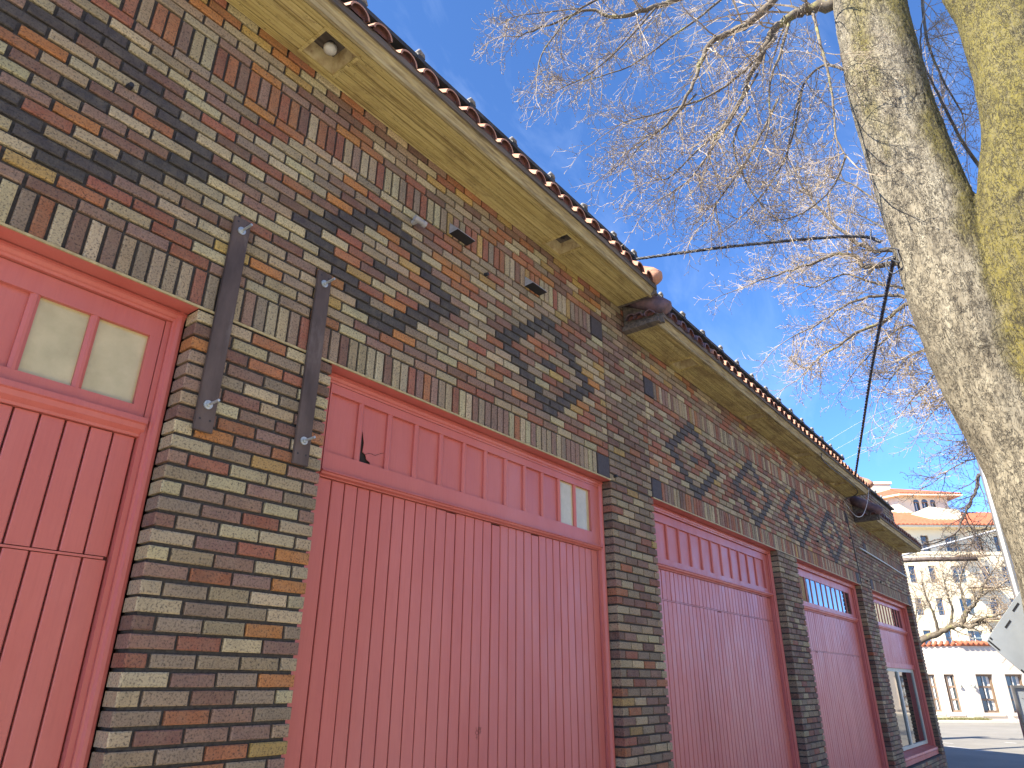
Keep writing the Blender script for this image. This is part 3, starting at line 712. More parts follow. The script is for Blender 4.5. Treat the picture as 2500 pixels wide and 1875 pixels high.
    for k in range(nT + 1):
        xc = x0 + .10 + k * pitch
        prof = [(.055 * math.cos(math.pi + math.pi * q / 5), .026 * math.sin(math.pi + math.pi * q / 5)) for q in range(6)]
        t.add([(xc + a, -.44, ztile - .012 + b) for a, b in prof] + [(xc + a, -.005, ztile - .012 + .435 * .60 + b) for a, b in prof], [(q, q + 1, 7 + q, 6 + q) for q in range(5)])
    o = t.build("pan_tile", M_TILEDARK, ev); o["kind"] = "stuff"
    # rake tiles closing the ends
    for side, on in ((x0 + .03, cap_left), (x1 - .03, cap_right)):
        if not on: continue
        mt = M_TILE if on == 'new' else M_TILEDARK
        t = MB(); sl = .60
        pts = [(side, -.475, ztile + .012), (side, -.455, ztile + .035), (side, -.40, ztile + .075), (side, -.22, ztile + .18), (side, -.215, ztile + .190), (side, -.01, ztile + .315)]
        t.tube(pts, [.045, .076, .088, .084, .096, .090], 16); t.build("rake_tile", mt, ev, smooth=True)
        t = MB(); sg = 1 if side < (x0 + x1) / 2 else -1
        xx = x0 - .002 if sg > 0 else x1 + .002
        t.add([(xx, -.43, zs - .004), (xx, -.002, zs - .004), (xx, -.002, ztile + .20), (xx, -.42, ztile - .03), (xx + sg * .03, -.43, zs - .004), (xx + sg * .03, -.002, zs - .004), (xx + sg * .03, -.002, ztile + .20), (xx + sg * .03, -.42, ztile - .03)],
              [(0, 1, 2, 3), (7, 6, 5, 4), (0, 4, 5, 1), (1, 5, 6, 2), (2, 6, 7, 3), (3, 7, 4, 0)])
        t.build("end_board", M_OLDWOOD, ev, fix=True)
        if on == 'darkened':       # broken tiles bedded at the open end
            for (dy, dz, rr) in ((-.09, .045, .055), (-.20, .035, .052), (-.33, .03, .05)):
                t = MB(); nq = 9; an = rb.uniform(-.25, .25)
                def shell(r_, x_, z_, sh): return [(x_, dy + sh + r_ * math.cos(math.pi * q / nq), z_ + r_ * math.sin(math.pi * q / nq)) for q in range(nq + 1)]
                A_ = shell(rr, xx - .06, ztile + dz - .05, an * .1); B_ = shell(rr * .8, xx - .06, ztile + dz - .05, an * .1); C_ = shell(rr, xx + .16, ztile + dz - .02, 0); D_ = shell(rr * .8, xx - .02, ztile + dz - .05, an * .1)
                m1 = nq + 1
                t.add(A_ + B_ + C_, [(q, q + 1, 2 * m1 + q + 1, 2 * m1 + q) for q in range(nq)] + [(q + 1, q, m1 + q, m1 + q + 1) for q in range(nq)], 0)
                t.add(D_, [list(range(m1))], 1); t.build("bedded_tile", [M_TILEDARK, M_TILEIN], ev)
            t = MB(); t.box(xx - .055, xx - .004, -.40, -.01, zs - .002, zs + .045); t.build("end_board", M_OLDWOOD, ev)
    return ev
def coping(x0, x1, z, lumps):
    t = MB()
    t.profile([(-.045, z - .012), (-.050, z + .020), (-.02, z + .050), (.20, z + .075), (.45, z + .05), (.45, z - .012)], x0, x1)
    cp = t.build("coping", M_COPING, BLD, fix=True)
    for x in lumps:
        t = MB(); r2 = random.Random(int(x * 100)); P = [(x - .03, -.02, z + .045), (x - .01, -.03, z + .070), (x + .03, -.035, z + .068), (x + .055, -.03, z + .05)]
        t.tube([(p[0], p[1] + r2.uniform(-.008, .008), p[2] + r2.uniform(-.006, .006)) for p in P], [.016, .026, .024, .012], 7); t.build("joint_lump", M_LUMP, cp, smooth=True)
        t = MB(); t.profile([(-.055, z - .02), (-.06, z + .022), (-.03, z + .056), (.20, z + .080), (.20, z + .06), (-.02, z + .03), (-.04, z - .02)], x - .035, x + .035); t.build("joint_collar", M_COPING, cp, fix=True)
    return cp
eave(-3.4, 4.075, SOFA, GZ + 1.965, None, 'new', COPA, [-2.11, 0.365, 2.84], 0, 0)
eave(4.165, 12.40, SOFB, GZ + 1.70, 'darkened', 'new', COPB, [5.185, 7.23, 9.27, 11.31], 5, 0)
eave(12.74, 16.95, SOFC, GZ + 1.295, 'darkened', None, COPC, [13.71, 15.77], 4, 0)
coping(-3.5, 4.50, COPA, [0.05, 0.624, 1.189, 1.766, 2.316, 2.878, 3.439, 4.019, 4.443])
coping(4.52, 12.66, COPB, [5.03 + .565 * i for i in range(13)] + [12.6])
coping(12.68, XEND, COPC, [13.3, 13.9, 14.5, 15.1, 15.7, 16.3])

# ================================================================= CABLES ON AND TO THE BUILDING
def cable(name, P, r, mat, label, sag=0.0, n=40, twist=0, parent=None, pieces=1):
    P = [Vector(p) for p in P]
    def pos(t):
        q = t * (len(P) - 1); i = min(int(q), len(P) - 2); f = q - i
        p0 = P[max(i - 1, 0)]; p1 = P[i]; p2 = P[i + 1]; p3 = P[min(i + 2, len(P) - 1)]
        c = 0.5 * ((2 * p1) + (p2 - p0) * f + (2 * p0 - 5 * p1 + 4 * p2 - p3) * f * f + (3 * p1 - p0 - 3 * p2 + p3) * f ** 3)
        return c - Vector((0, 0, sag * 4 * t * (1 - t)))
    mb = MB()
    for s in range(max(1, pieces)):
        pts = []
        for i in range(n + 1):
            t = i / n; p = pos(t)
            if pieces > 1:
                d = (pos(min(1, t + .01)) - pos(max(0, t - .01))).normalized(); a = d.cross(Vector((0, 0, 1)))
                a = a.normalized() if a.length > 1e-3 else Vector((1, 0, 0)); b = d.cross(a)
                an = twist * t * 2 * math.pi + s * 2 * math.pi / pieces
                p = p + (a * math.cos(an) + b * math.sin(an)) * r * 1.05
            pts.append(p)
        mb.tube(pts, r, 6, 0 if s == 0 else (1 if s == 1 else 0))
    o = mb.build(name, [mat, M_CABLE2 if pieces > 2 else mat], parent, smooth=True)
    if label: tag(o, label, "cable")
    return o
ANCH = at_r(2182, 628, 6.15)
eA = at_y(1541, 634, -.05); eA.y = -0.05
cable("service_cable", [eA, at_r(1800, 600, 6.0), at_r(2075, 577, 6.25), at_r(2150, 590, 6.3)], .0085, M_CABLE, "dark twisted cable strung from the parapet across the sky to the tree", n=120, twist=22, pieces=3)
eB = at_r(2087, 1168, 12.6)
pB = at_y(2087, 1168, -.40)
cable("service_cable", [ANCH, at_r(2155, 760, 7.3), at_r(2128, 900, 9.0), at_r(2105, 1050, 11.0), pB], .0105, M_CABLE, "dark twisted cable dropping from the trunk down to the far eaves", n=160, twist=30, pieces=3)
for i, (pp, lb) in enumerate((([(2204, 612), (2178, 606), (2150, 612), (2128, 590), (2126, 560)], "black cable end curling up beside the trunk"), ([(2200, 655), (2180, 668), (2164, 652), (2170, 632), (2196, 640), (2190, 610)], "black cable coil looped at the splice on the trunk"))):
    cable("cable_loop", [at_r(u, v, 6.13) for u, v in pp], .007, M_CABLE, lb, n=40)
w1 = cable("wall_cable", [at_y(u, v, -.40 if v < 1150 else -.012) for u, v in ((2006, 1107), (2015, 1130))] + [Vector((11.98, -.30, SOFB - .01)), Vector((12.05, -.015, GZ + 1.43)), Vector((12.09, -.012, GZ + 1.1)), Vector((12.22, -.012, GZ + .56)), Vector((12.26, -.012, GZ + .02))], .007, M_CABLE, None, n=60, parent=BLD)
cable("loose_wire", [at_y(2121, 1192, -.43), at_y(2118, 1225, -.40), at_y(2108, 1255, -.33), at_y(2097, 1262, -.28), at_y(2085, 1256, -.22), at_y(2072, 1240, -.10), at_y(2060, 1222, -.03)], .006, M_WHITEWIRE, None, n=50, parent=BLD)
cable("conduit", [(12.60, -.02, GZ + .69), (13.6, -.02, GZ + .68), (14.9, -.02, GZ + .665), (16.9, -.02, GZ + .63)], .012, M_GALV, None, n=30, parent=BLD)

# ================================================================= TREES
def smooth_path(P, n=6):
    P = [Vector(p) for p in P]; out_ = []
    for i in range(len(P) - 1):
        p0 = P[max(i - 1, 0)]; p1 = P[i]; p2 = P[i + 1]; p3 = P[min(i + 2, len(P) - 1)]
        for k in range(n):
            f = k / n
            out_.append(0.5 * ((2 * p1) + (p2 - p0) * f + (2 * p0 - 5 * p1 + 4 * p2 - p3) * f * f + (3 * p1 - p0 - 3 * p2 + p3) * f ** 3))
    out_.append(P[-1]); return out_
def rand_perp(d, rr):
    while True:
        a = Vector((rr.gauss(0, 1), rr.gauss(0, 1), rr.gauss(0, 1))); a = a - d * a.dot(d)
        if a.length > .1: return a.normalized()
def twig(mb, p, d, L, r, level, rr, prm):
    """one twig and its side shoots"""
    n = max(2, int(3 + level)); pts = [p.copy()]; dirs = [d.copy()]; q = p.copy(); dd = d.copy()
    for i in range(n):
        dd = (dd + rand_perp(dd, rr) * prm['wob'] + Vector((0, 0, prm['droop'][level])) / n + prm['pull'] / n).normalized()
        q = q + dd * (L / n); pts.append(q.copy()); dirs.append(dd.copy())
    rad = [r * (1 - .62 * i / n) for i in range(n + 1)]
    mb.tube(pts, rad, 3 if level < 2 else 4, 0, cap=False)
    if level == 0:
        if prm['bud']:
            e = pts[-1]; s = prm['bud'] * rr.uniform(.7, 1.3); u = dirs[-1]; a = rand_perp(u, rr); b = u.cross(a)
            mb.add([e - u * s, e + a * s * .6, e + b * s * .6, e - (a + b) * s * .45, e + u * s * 1.3], [(0, 1, 2), (0, 2, 3), (0, 3, 1), (4, 2, 1), (4, 3, 2), (4, 1, 3)])
        return
    k = prm['kids'][level]; sgn = rr.choice((-1, 1)); base = rand_perp(d, rr)
    for j in range(k):
        t = (j + rr.uniform(.2, .8)) / k; t = .12 + .86 * t; f = t * n; i = min(int(f), n - 1)
        pos = pts[i].lerp(pts[i + 1], f - i); dr = dirs[i + 1]
        sgn = -sgn
        side = (base * sgn + rand_perp(dr, rr) * .75); side = (side - dr * side.dot(dr)).normalized()
        an = R_(rr.uniform(*prm['ang']))
        nd = (dr * math.cos(an) + side * math.sin(an)).normalized()
        twig(mb, pos, nd, L * rr.uniform(*prm['len'][level]) * (1 - .35 * t), max(r * .5 * (1 - .3 * t), prm['rmin']), level - 1, rr, prm)
def limb(parent, P, r0, r1, mat, tw, rr, prm, nside=9, kids=12, klen=(.5, 1.1), level=2, start=.15, krad=.3):
    pts = smooth_path(P, 5); m = len(pts)
    for i in range(1, m - 1): pts[i] = pts[i] + rand_perp((pts[i + 1] - pts[i - 1]).normalized(), rr) * r0 * .22
    mb = MB(); rad = [r0 + (r1 - r0) * (i / (m - 1)) ** .8 for i in range(m)]
    mb.tube(pts, rad, nside); mb.build("branch", mat, parent, smooth=True)
    sgn = 1
    for j in range(kids):
        t = start + (1 - start) * (j + rr.uniform(.1, .9)) / kids; f = t * (m - 1); i = min(int(f), m - 2)
        p = pts[i].lerp(pts[i + 1], f - i); d = (pts[i + 1] - pts[i]).normalized()
        an = R_(rr.uniform(30, 68)); side = rand_perp(d, rr); side = (side + prm['side'] * rr.uniform(.2, .9)); side = (side - d * side.dot(d)).normalized()
        nd = (d * math.cos(an) + side * math.sin(an)).normalized()
        rb_ = rad[i] * krad
        twig(tw, p, nd, rr.uniform(*klen) * (1.15 - .5 * t), max(min(rb_, .014 * prm['sc']), prm['rmin'] * 2), level, rr, prm)
    d = (pts[-1] - pts[-2]).normalized(); twig(tw, pts[-1], d, klen[1] * .8, r1, level, rr, prm)

# ---- the big street tree at the right: two stems on one trunk
TREE = thing("street_tree", "large bare tree with two thick mossy stems beside the pavement", "tree", (4.95, -3.05, 0.1))
def stem_pts(L):          # (u_left, u_right, v, range)
    o_ = []
    for (ul, ur, v, rg) in L:
        c = at_r((ul + ur) / 2, v, rg); w = (ur - ul) / 2 * fdep(c) / FPX
        o_.append((c, w))
    return o_
SL = stem_pts([(1985, 2165, -330, 6.0), (2012, 2184, -150, 6.05), (2034, 2205, 0, 6.1), (2062, 2241, 169, 6.15), (2095, 2275, 295, 6.2), (2129, 2332, 422, 6.25), (2175, 2388, 548, 6.3), (2205, 2425, 640, 6.35), (2222, 2462, 730, 6.4), (2262, 2530, 850, 6.45), (2310, 2560, 940, 6.5)])
SL = [(c, w * .92) for c, w in SL]
SR = stem_pts([(2330, 2500, -60, 6.15), (2352, 2520, 60, 6.2), (2388, 2570, 169, 6.2), (2407, 2610, 295, 6.2), (2404, 2620, 422, 6.25), (2400, 2630, 548, 6.3), (2412, 2650, 680, 6.35), (2425, 2680, 800, 6.4), (2440, 2700, 930, 6.5)])
SR = [(c, w * .95) for c, w in SR]
top = at_r(2522, 1035, 6.6)
TK = [(Vector((top.x, top.y, z)) + R2 * max(0, min(.075, (GZ + .35 - z) * .08)), r) for z, r in ((GZ + .55, .38), (GZ + .25, .43), (GZ - .2, .455), (GZ - .8, .455), (GZ - 1.6, .46), (GZ - 2.4, .52), (GZ - 2.9, .66), (GZ - 3.25, .86))]
SL.append((Vector((at_r(2516, 1035, 6.6).x, at_r(2516, 1035, 6.6).y, GZ - .45)) + R2 * .08, .40)); SR.append((Vector((at_r(2516, 1035, 6.6).x + .08, at_r(2516, 1035, 6.6).y - .1, GZ - .45)), .36))
SR2 = stem_pts([(2250, 2350, -160, 6.1), (2310, 2420, -30, 6.15), (2360, 2475, 60, 6.2), (2410, 2530, 150, 6.2)])
SR3 = stem_pts([(2530, 2620, -140, 6.2), (2492, 2590, 20, 6.2), (2460, 2570, 130, 6.2)])
mb = MB()
for chain in (SL, SR, TK, SR2, SR3):
    pts = smooth_path([c for c, _ in chain], 4); rad = []
    for i in range(len(chain) - 1):
        for k in range(4): rad.append(chain[i][1] + (chain[i + 1][1] - chain[i][1]) * k / 4)
    rad.append(chain[-1][1]); mb.tube(pts, rad, 28)
tmp = mb.build("tmp", M_BARK, None, fix=True)
md = tmp.modifiers.new("r", 'REMESH'); md.mode = 'VOXEL'; md.voxel_size = 0.0125
sm = tmp.modifiers.new("s", 'SMOOTH'); sm.iterations = 30; sm.factor = .6
dg = bpy.context.evaluated_depsgraph_get(); me = bpy.data.meshes.new_from_object(tmp.evaluated_get(dg))
bpy.data.objects.remove(tmp)
nv = len(me.vertices); co = [0.0] * (3 * nv); me.vertices.foreach_get("co", co)
nr = [0.0] * (3 * nv); me.vertices.foreach_get("normal", nr)
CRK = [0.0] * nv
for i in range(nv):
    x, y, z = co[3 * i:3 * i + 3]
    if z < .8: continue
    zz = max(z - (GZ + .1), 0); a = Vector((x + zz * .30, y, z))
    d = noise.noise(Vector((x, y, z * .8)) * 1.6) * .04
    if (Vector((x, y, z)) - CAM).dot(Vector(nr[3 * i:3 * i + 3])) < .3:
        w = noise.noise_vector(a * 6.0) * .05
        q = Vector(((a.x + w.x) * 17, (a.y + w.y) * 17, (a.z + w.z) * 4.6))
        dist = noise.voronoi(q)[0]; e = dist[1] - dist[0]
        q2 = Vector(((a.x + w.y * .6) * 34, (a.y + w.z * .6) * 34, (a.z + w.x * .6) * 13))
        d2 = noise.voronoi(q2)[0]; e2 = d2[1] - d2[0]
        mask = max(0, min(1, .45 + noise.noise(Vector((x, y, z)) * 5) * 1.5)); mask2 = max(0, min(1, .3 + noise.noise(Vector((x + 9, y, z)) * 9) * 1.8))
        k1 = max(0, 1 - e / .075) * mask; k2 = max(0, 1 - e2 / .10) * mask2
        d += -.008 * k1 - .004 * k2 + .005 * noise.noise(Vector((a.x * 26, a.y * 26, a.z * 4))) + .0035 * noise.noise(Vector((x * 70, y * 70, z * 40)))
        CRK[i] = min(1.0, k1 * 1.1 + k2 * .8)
    co[3 * i] += nr[3 * i] * d; co[3 * i + 1] += nr[3 * i + 1] * d; co[3 * i + 2] += nr[3 * i + 2] * d
me.vertices.foreach_set("co", co); me.update()
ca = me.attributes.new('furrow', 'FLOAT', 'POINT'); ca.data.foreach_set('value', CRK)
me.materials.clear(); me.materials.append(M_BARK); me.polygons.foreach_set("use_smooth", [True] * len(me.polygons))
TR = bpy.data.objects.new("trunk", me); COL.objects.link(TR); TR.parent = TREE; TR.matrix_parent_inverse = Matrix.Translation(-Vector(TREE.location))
class Off:
    pass
def sub(parent):      # children are modelled in world space under an Empty that stands elsewhere
    for c in parent.children: c.matrix_parent_inverse = Matrix.Translation(-Vector(parent.location))
rr = random.Random(11)
tw = MB()
PRM = dict(wob=.20, droop=[.10, -.05, -.22, -.25], pull=Vector((0, 0, 0)), bud=.008, kids=[0, 4, 7, 9], ang=(30, 62), len=[0, (.30, .55), (.36, .64), (.4, .6)], rmin=.0025, sc=1.0, side=Vector((-.2, .1, -.3)))
def PX(L): return [at_r(u, v, r) for u, v, r in L]
LIMBS = [
    ([(2060, 10, 6.1), (1985, 18, 6.05), (1935, 38, 6.0), (1890, 75, 5.95), (1850, 150, 5.9), (1800, 260, 5.85), (1740, 350, 5.8)], .075, .012, 17, (.55, 1.15)),
    ([(1940, -60, 6.0), (1835, 53, 5.9), (1758, 88, 5.8), (1717, 135, 5.75), (1694, 200, 5.7), (1640, 290, 5.65), (1570, 340, 5.6)], .050, .010, 17, (.5, 1.0)),
    ([(1800, -60, 5.7), (1647, 0, 5.6), (1576, 23, 5.5), (1500, 44, 5.45), (1440, 24, 5.4), (1340, 60, 5.35), (1260, 90, 5.3)], .040, .008, 18, (.45, .85)),
    ([(1985, 30, 6.05), (2000, 100, 5.9), (2020, 170, 5.85), (2034, 253, 5.8), (2040, 329, 5.8), (2066, 380, 5.8)], .030, .008, 12, (.35, .75)),
    ([(1930, 45, 6.0), (1905, 130, 5.85), (1880, 200, 5.8), (1878, 300, 5.75), (1850, 390, 5.7)], .030, .008, 13, (.4, .8)),
    ([(1895, 90, 5.9), (1820, 170, 5.8), (1730, 235, 5.75), (1610, 275, 5.7), (1520, 300, 5.6)], .030, .008, 15, (.4, .85)),
    ([(1700, -80, 5.5), (1560, -40, 5.4), (1420, 20, 5.3), (1330, 120, 5.25), (1310, 190, 5.2)], .030, .007, 14, (.4, .8)),
    ([(1850, -90, 6.3), (1760, 0, 6.3), (1640, 90, 6.3), (1540, 160, 6.3), (1420, 200, 6.2)], .035, .008, 15, (.45, .9)),
    ([(1830, 260, 5.85), (1790, 350, 5.85), (1830, 460, 5.9), (1880, 520, 5.9)], .022, .007, 12, (.4, .8)),
    ([(1780, 300, 5.8), (1700, 370, 5.7), (1640, 430, 5.7), (1600, 440, 5.6)], .020, .006, 11, (.35, .7)),
    ([(2062, 170, 6.1), (2010, 160, 6.2), (1960, 210, 6.3), (1935, 300, 6.4), (1920, 400, 6.4)], .028, .007, 13, (.4, .8)),
    ([(2066, 380, 5.8), (2030, 460, 5.9), (1960, 520, 6.0), (1890, 540, 6.0)], .018, .006, 11, (.35, .7)),
    ([(1850, 180, 5.9), (1760, 330, 5.75), (1690, 430, 5.7), (1640, 470, 5.65)], .022, .007, 14, (.4, .8)),
    ([(1900, 240, 5.9), (1830, 380, 5.85), (1760, 480, 5.8), (1740, 520, 5.8)], .022, .007, 14, (.4, .8)),
    ([(1960, 210, 6.3), (1930, 350, 6.3), (1880, 450, 6.3), (1800, 540, 6.2)], .022, .007, 14, (.4, .8)),
    ([(1700, 230, 5.75), (1620, 310, 5.7), (1560, 360, 5.65), (1530, 400, 5.6)], .018, .006, 12, (.35, .7)),
    ([(1600, 20, 5.5), (1520, 110, 5.5), (1440, 180, 5.45), (1360, 220, 5.4)], .020, .006, 13, (.35, .7)),
    ([(1420, 20, 5.4), (1330, 30, 5.35), (1260, 40, 5.3), (1220, 60, 5.3)], .014, .005, 10, (.3, .5)),
    ([(2250, -60, 7.2), (2260, 80, 7.3), (2300, 190, 7.4), (2350, 280, 7.5)], .035, .010, 14, (.45, .95)),
    ([(2400, 420, 7.6), (2340, 330, 7.4), (2290, 230, 7.3), (2250, 140, 7.2), (2250, 60, 7.2)], .035, .010, 12, (.4, .9)),
    ([(2040, -200, 6.05), (1900, -330, 5.9), (1700, -420, 5.6), (1500, -500, 5.2)], .09, .02, 14, (.6, 1.2)),
    ([(2030, -260, 6.05), (1960, -500, 5.6), (1860, -760, 5.0), (1800, -1000, 4.4)], .09, .02, 14, (.6, 1.2)),
    ([(2090, -300, 6.0), (2130, -600, 5.8), (2180, -900, 5.4), (2200, -1200, 4.8)], .10, .03, 14, (.6, 1.2)),
    ([(2330, -120, 7.2), (2200, -300, 7.0), (2060, -520, 6.6), (1960, -760, 6.0)], .09, .02, 14, (.6, 1.2)),
    ([(2420, -160, 7.2), (2420, -450, 7.0), (2380, -800, 6.4)], .10, .03, 12, (.6, 1.2)),
    ([(2420, 600, 7.8), (2330, 470, 7.7), (2290, 380, 7.6), (2300, 300, 7.6)], .030, .008, 10, (.4, .8)),
]
for (P, r0, r1, k, kl) in LIMBS: limb(TREE, PX(P), r0 if r0 > .036 else r0 * .6, r1 * .75, M_LIMB, tw, rr, PRM, kids=int(k * 1.25), klen=kl)
tw.build("crown", M_TWIG, TREE); sub(TREE)

# ---- second street tree, its trunk hidden behind the first
T2 = thing("street_tree", "bare tree with pale spreading branches just beyond the big mossy trunk", "tree", (10.3, -3.1, 0.1))
tw = MB(); prm2 = dict(PRM); prm2.update(rmin=.0037, bud=.010, sc=1.6, droop=[.10, .06, .04, 0], side=Vector((0, 0, .1)), kids=[0, 5, 8, 9])
c2 = at_r(2480, 900, 11.6); mb = MB(); mb.tube([(c2.x, c2.y, .05), (c2.x, c2.y, 2.2), (c2.x - .05, c2.y, 4.2), (c2.x - .2, c2.y + .1, 6.5)], [.28, .24, .22, .16], 14); mb.build("trunk", M_LIMB, T2, smooth=True)
base = [(2440, 760, 11.5), (2330, 690, 11.5)]
L2 = [
    ([(2450, 700, 11.5), (2300, 650, 11.4), (2204, 642, 11.3), (2113, 650, 11.2), (2086, 627, 11.2), (2034, 622, 11.1), (1963, 650, 11.0), (1898, 670, 10.9), (1840, 690, 10.8)], .085, .012, 20),
    ([(2440, 690, 11.5), (2300, 640, 11.4), (2190, 612, 11.3), (2125, 610, 11.2), (2047, 558, 11.1), (1989, 500, 11.0), (1950, 440, 11.0)], .085, .012, 18),
    ([(2460, 800, 11.5), (2330, 760, 11.4), (2223, 740, 11.3), (2165, 780, 11.2), (2093, 812, 11.1), (2047, 845, 11.0), (1995, 877, 11.0), (1966, 910, 11.0)], .060, .010, 20),
    ([(2450, 780, 11.5), (2320, 730, 11.5), (2223, 724, 11.4), (2151, 721, 11.4), (2073, 740, 11.3), (1995, 793, 11.2), (1930, 825, 11.2)], .060, .010, 18),
    ([(2450, 740, 11.5), (2330, 720, 11.5), (2220, 705, 11.6), (2130, 690, 11.6), (2060, 670, 11.6), (1990, 700, 11.6), (1940, 690, 11.5)], .045, .009, 15),
    ([(2470, 860, 11.5), (2330, 840, 11.5), (2262, 820, 11.4), (2215, 795, 11.4), (2160, 830, 11.4), (2110, 880, 11.3)], .045, .009, 15),
    ([(2470, 900, 11.5), (2380, 880, 11.5), (2290, 850, 11.4), (2220, 870, 11.4), (2170, 930, 11.3)], .045, .009, 15),
    ([(2480, 940, 11.5), (2400, 900, 11.5), (2310, 890, 11.5), (2260, 940, 11.4), (2220, 985, 11.4)], .040, .009, 15),
    ([(2440, 640, 11.5), (2300, 560, 11.6), (2180, 520, 11.7), (2080, 450, 11.8), (2010, 430, 11.8)], .05, .01, 15),
    ([(2490, 960, 11.5), (2420, 940, 11.4), (2340, 930, 11.3), (2300, 975, 11.3)], .035, .009, 12),
    ([(2440, 700, 11.5), (2320, 640, 11.9), (2220, 590, 12), (2130, 540, 12), (2060, 510, 12)], .04, .009, 13),
    ([(2500, 980, 11.5), (2440, 1020, 11.6), (2400, 1050, 11.7), (2370, 1080, 11.8)], .03, .008, 9),
]
for (P, r0, r1, k) in L2: limb(T2, PX(P), r0 * .8, r1 * .8, M_LIMB, tw, rr, prm2, kids=int(k * 1.3), klen=(.5, 1.15), start=.3)
tw.build("crown", M_TWIG, T2); sub(T2)

# ---- third tree, darker, its hanging branch in front of the tall building's roof
T3 = thing("street_tree", "dark bare tree whose forked bough hangs before the red tiled roof", "tree", (20.0, -3.3, 0.0))
tw = MB(); prm3 = dict(PRM); prm3.update(rmin=.0062, bud=.014, sc=2.4, droop=[.1, .05, .0, 0], side=Vector((0, 0, -.1)), kids=[0, 4, 7, 8])
c3 = at_r(2560, 1300, 20.5); mb = MB(); mb.tube([(c3.x, c3.y, .0), (c3.x, c3.y, 3), (c3.x, c3.y, 7), (c3.x, c3.y, 11)], [.34, .28, .24, .12], 12); mb.build("trunk", M_LIMB, T3, smooth=True)
L3 = [
    ([(2540, 1060, 20.5), (2440, 1150, 20), (2390, 1160, 20), (2385, 1190, 20), (2368, 1230, 20), (2350, 1265, 20), (2335, 1300, 19.8), (2300, 1320, 19.6)], .11, .02, 15),
    ([(2356, 1252, 20), (2362, 1275, 20), (2380, 1300, 20), (2372, 1330, 20)], .035, .012, 8),
    ([(2540, 1150, 20.5), (2430, 1130, 20.3), (2380, 1120, 20.2), (2330, 1140, 20), (2290, 1170, 20)], .05, .012, 10),
    ([(2540, 1090, 20.5), (2430, 1060, 20.3), (2390, 1050, 20.2), (2350, 1060, 20)], .04, .012, 10),
    ([(2540, 1240, 20.5), (2450, 1240, 20.3), (2420, 1270, 20.2), (2395, 1310, 20)], .04, .012, 7),
]
for (P, r0, r1, k) in L3: limb(T3, PX(P), r0 * .6, r1 * .8, M_TWIGDK, tw, rr, prm3, kids=int(k * .8), klen=(.6, 1.3), start=.25)
tw.build("crown", M_TWIGDK, T3); sub(T3)

# ---- fourth tree, across the street in front of the cream building
q4 = at_r(2190, 1700, 29.0)
T4 = thing("street_tree", "bare tree with a crooked mossy limb above the low pink building", "tree", (q4.x, q4.y, 0.0))
tw = MB(); prm4 = dict(PRM); prm4.update(rmin=.006, bud=.0, sc=3.0, droop=[.1, .1, .1, 0], side=Vector((0, 0, .25)), kids=[0, 4, 8, 8])
mb = MB(); mb.tube([(q4.x, q4.y, -.05), (q4.x, q4.y, 1.5), (q4.x + .2, q4.y - .1, 3.4)], [.36, .30, .26], 12); mb.build("trunk", M_LIMB, T4, smooth=True)
L4 = [
    ([(2195, 1600, 29), (2250, 1565, 28.6), (2300, 1540, 28.4), (2335, 1527, 28.2), (2372, 1530, 28), (2400, 1516, 28), (2425, 1545, 27.8)], .17, .05, 12),
    ([(2346, 1528, 28.1), (2356, 1500, 28.1), (2375, 1480, 28.1), (2395, 1455, 28), (2440, 1430, 28)], .13, .03, 18),
    ([(2372, 1522, 28.1), (2400, 1510, 27.8), (2440, 1500, 27.6), (2480, 1480, 27.5)], .08, .02, 14),
    ([(2290, 1545, 28.4), (2280, 1500, 28.2), (2262, 1460, 28), (2250, 1420, 28)], .07, .02, 17),
    ([(2320, 1533, 28.3), (2325, 1490, 28.3), (2310, 1440, 28.2), (2300, 1400, 28.2)], .07, .02, 18),
    ([(2360, 1495, 28.1), (2350, 1460, 28.3), (2345, 1420, 28.3), (2350, 1390, 28.3)], .06, .02, 18),
    ([(2395, 1455, 28), (2400, 1430, 28), (2420, 1400, 28), (2430, 1385, 28)], .06, .02, 15),
    ([(2240, 1570, 28.6), (2235, 1520, 28.6), (2240, 1470, 28.5)], .06, .02, 12),
]
for (P, r0, r1, k) in L4: limb(T4, PX(P), r0 * .8, r1 * .7, M_LIMB, tw, rr, prm4, kids=int(k * .85), klen=(.6, 1.3), start=.3)
tw.build("crown", M_TWIG, T4); sub(T4)

# ================================================================= SIGN POST behind the tree
pb_ = at_r(2485, 1450, 7.2); px_, py_ = pb_.x, pb_.y
POST = thing("sign_post", "tall steel sign post beside the trunk with two sign backs", "sign", (px_, py_, 0.12))
mb = MB(); mb.tube([(px_, py_, .02), (px_, py_, GZ + .85)], .032, 20); mb.build("pole", M_POLE, POST, smooth=True)
mb = MB(); mb.tube([(px_, py_, GZ + .85), (px_, py_, GZ + .87)], [.034, .02], 16); mb.build("pole_cap", M_POLE, POST)
# diamond sign, seen from behind
d0 = Vector((px_, py_, 0)) + R2 * .03 - H2 * .055; zc = at_r(2500, 1566, 7.1).z; hd = .425
nrm = H2; ax = R2
def dpt(a, z, off=0.0): return d0 + ax * a + Vector((0, 0, zc + z)) - H2 * off
mb = MB(); k = .06
out8 = [(-hd + k * .4, -k * .5), (-hd, 0), (-hd + k * .4, k * .5), (-k * .5, hd - k * .4), (0, hd), (k * .5, hd - k * .4), (hd - k * .4, k * .5), (hd, 0), (hd - k * .4, -k * .5), (k * .5, -hd + k * .4), (0, -hd), (-k * .5, -hd + k * .4)]
nn = len(out8)
mb.add([dpt(a, z, 0) for a, z in out8] + [dpt(a, z, .004) for a, z in out8], [list(range(nn)), list(range(nn, 2 * nn))[::-1]] + [[i, (i + 1) % nn, nn + (i + 1) % nn, nn + i] for i in range(nn)])
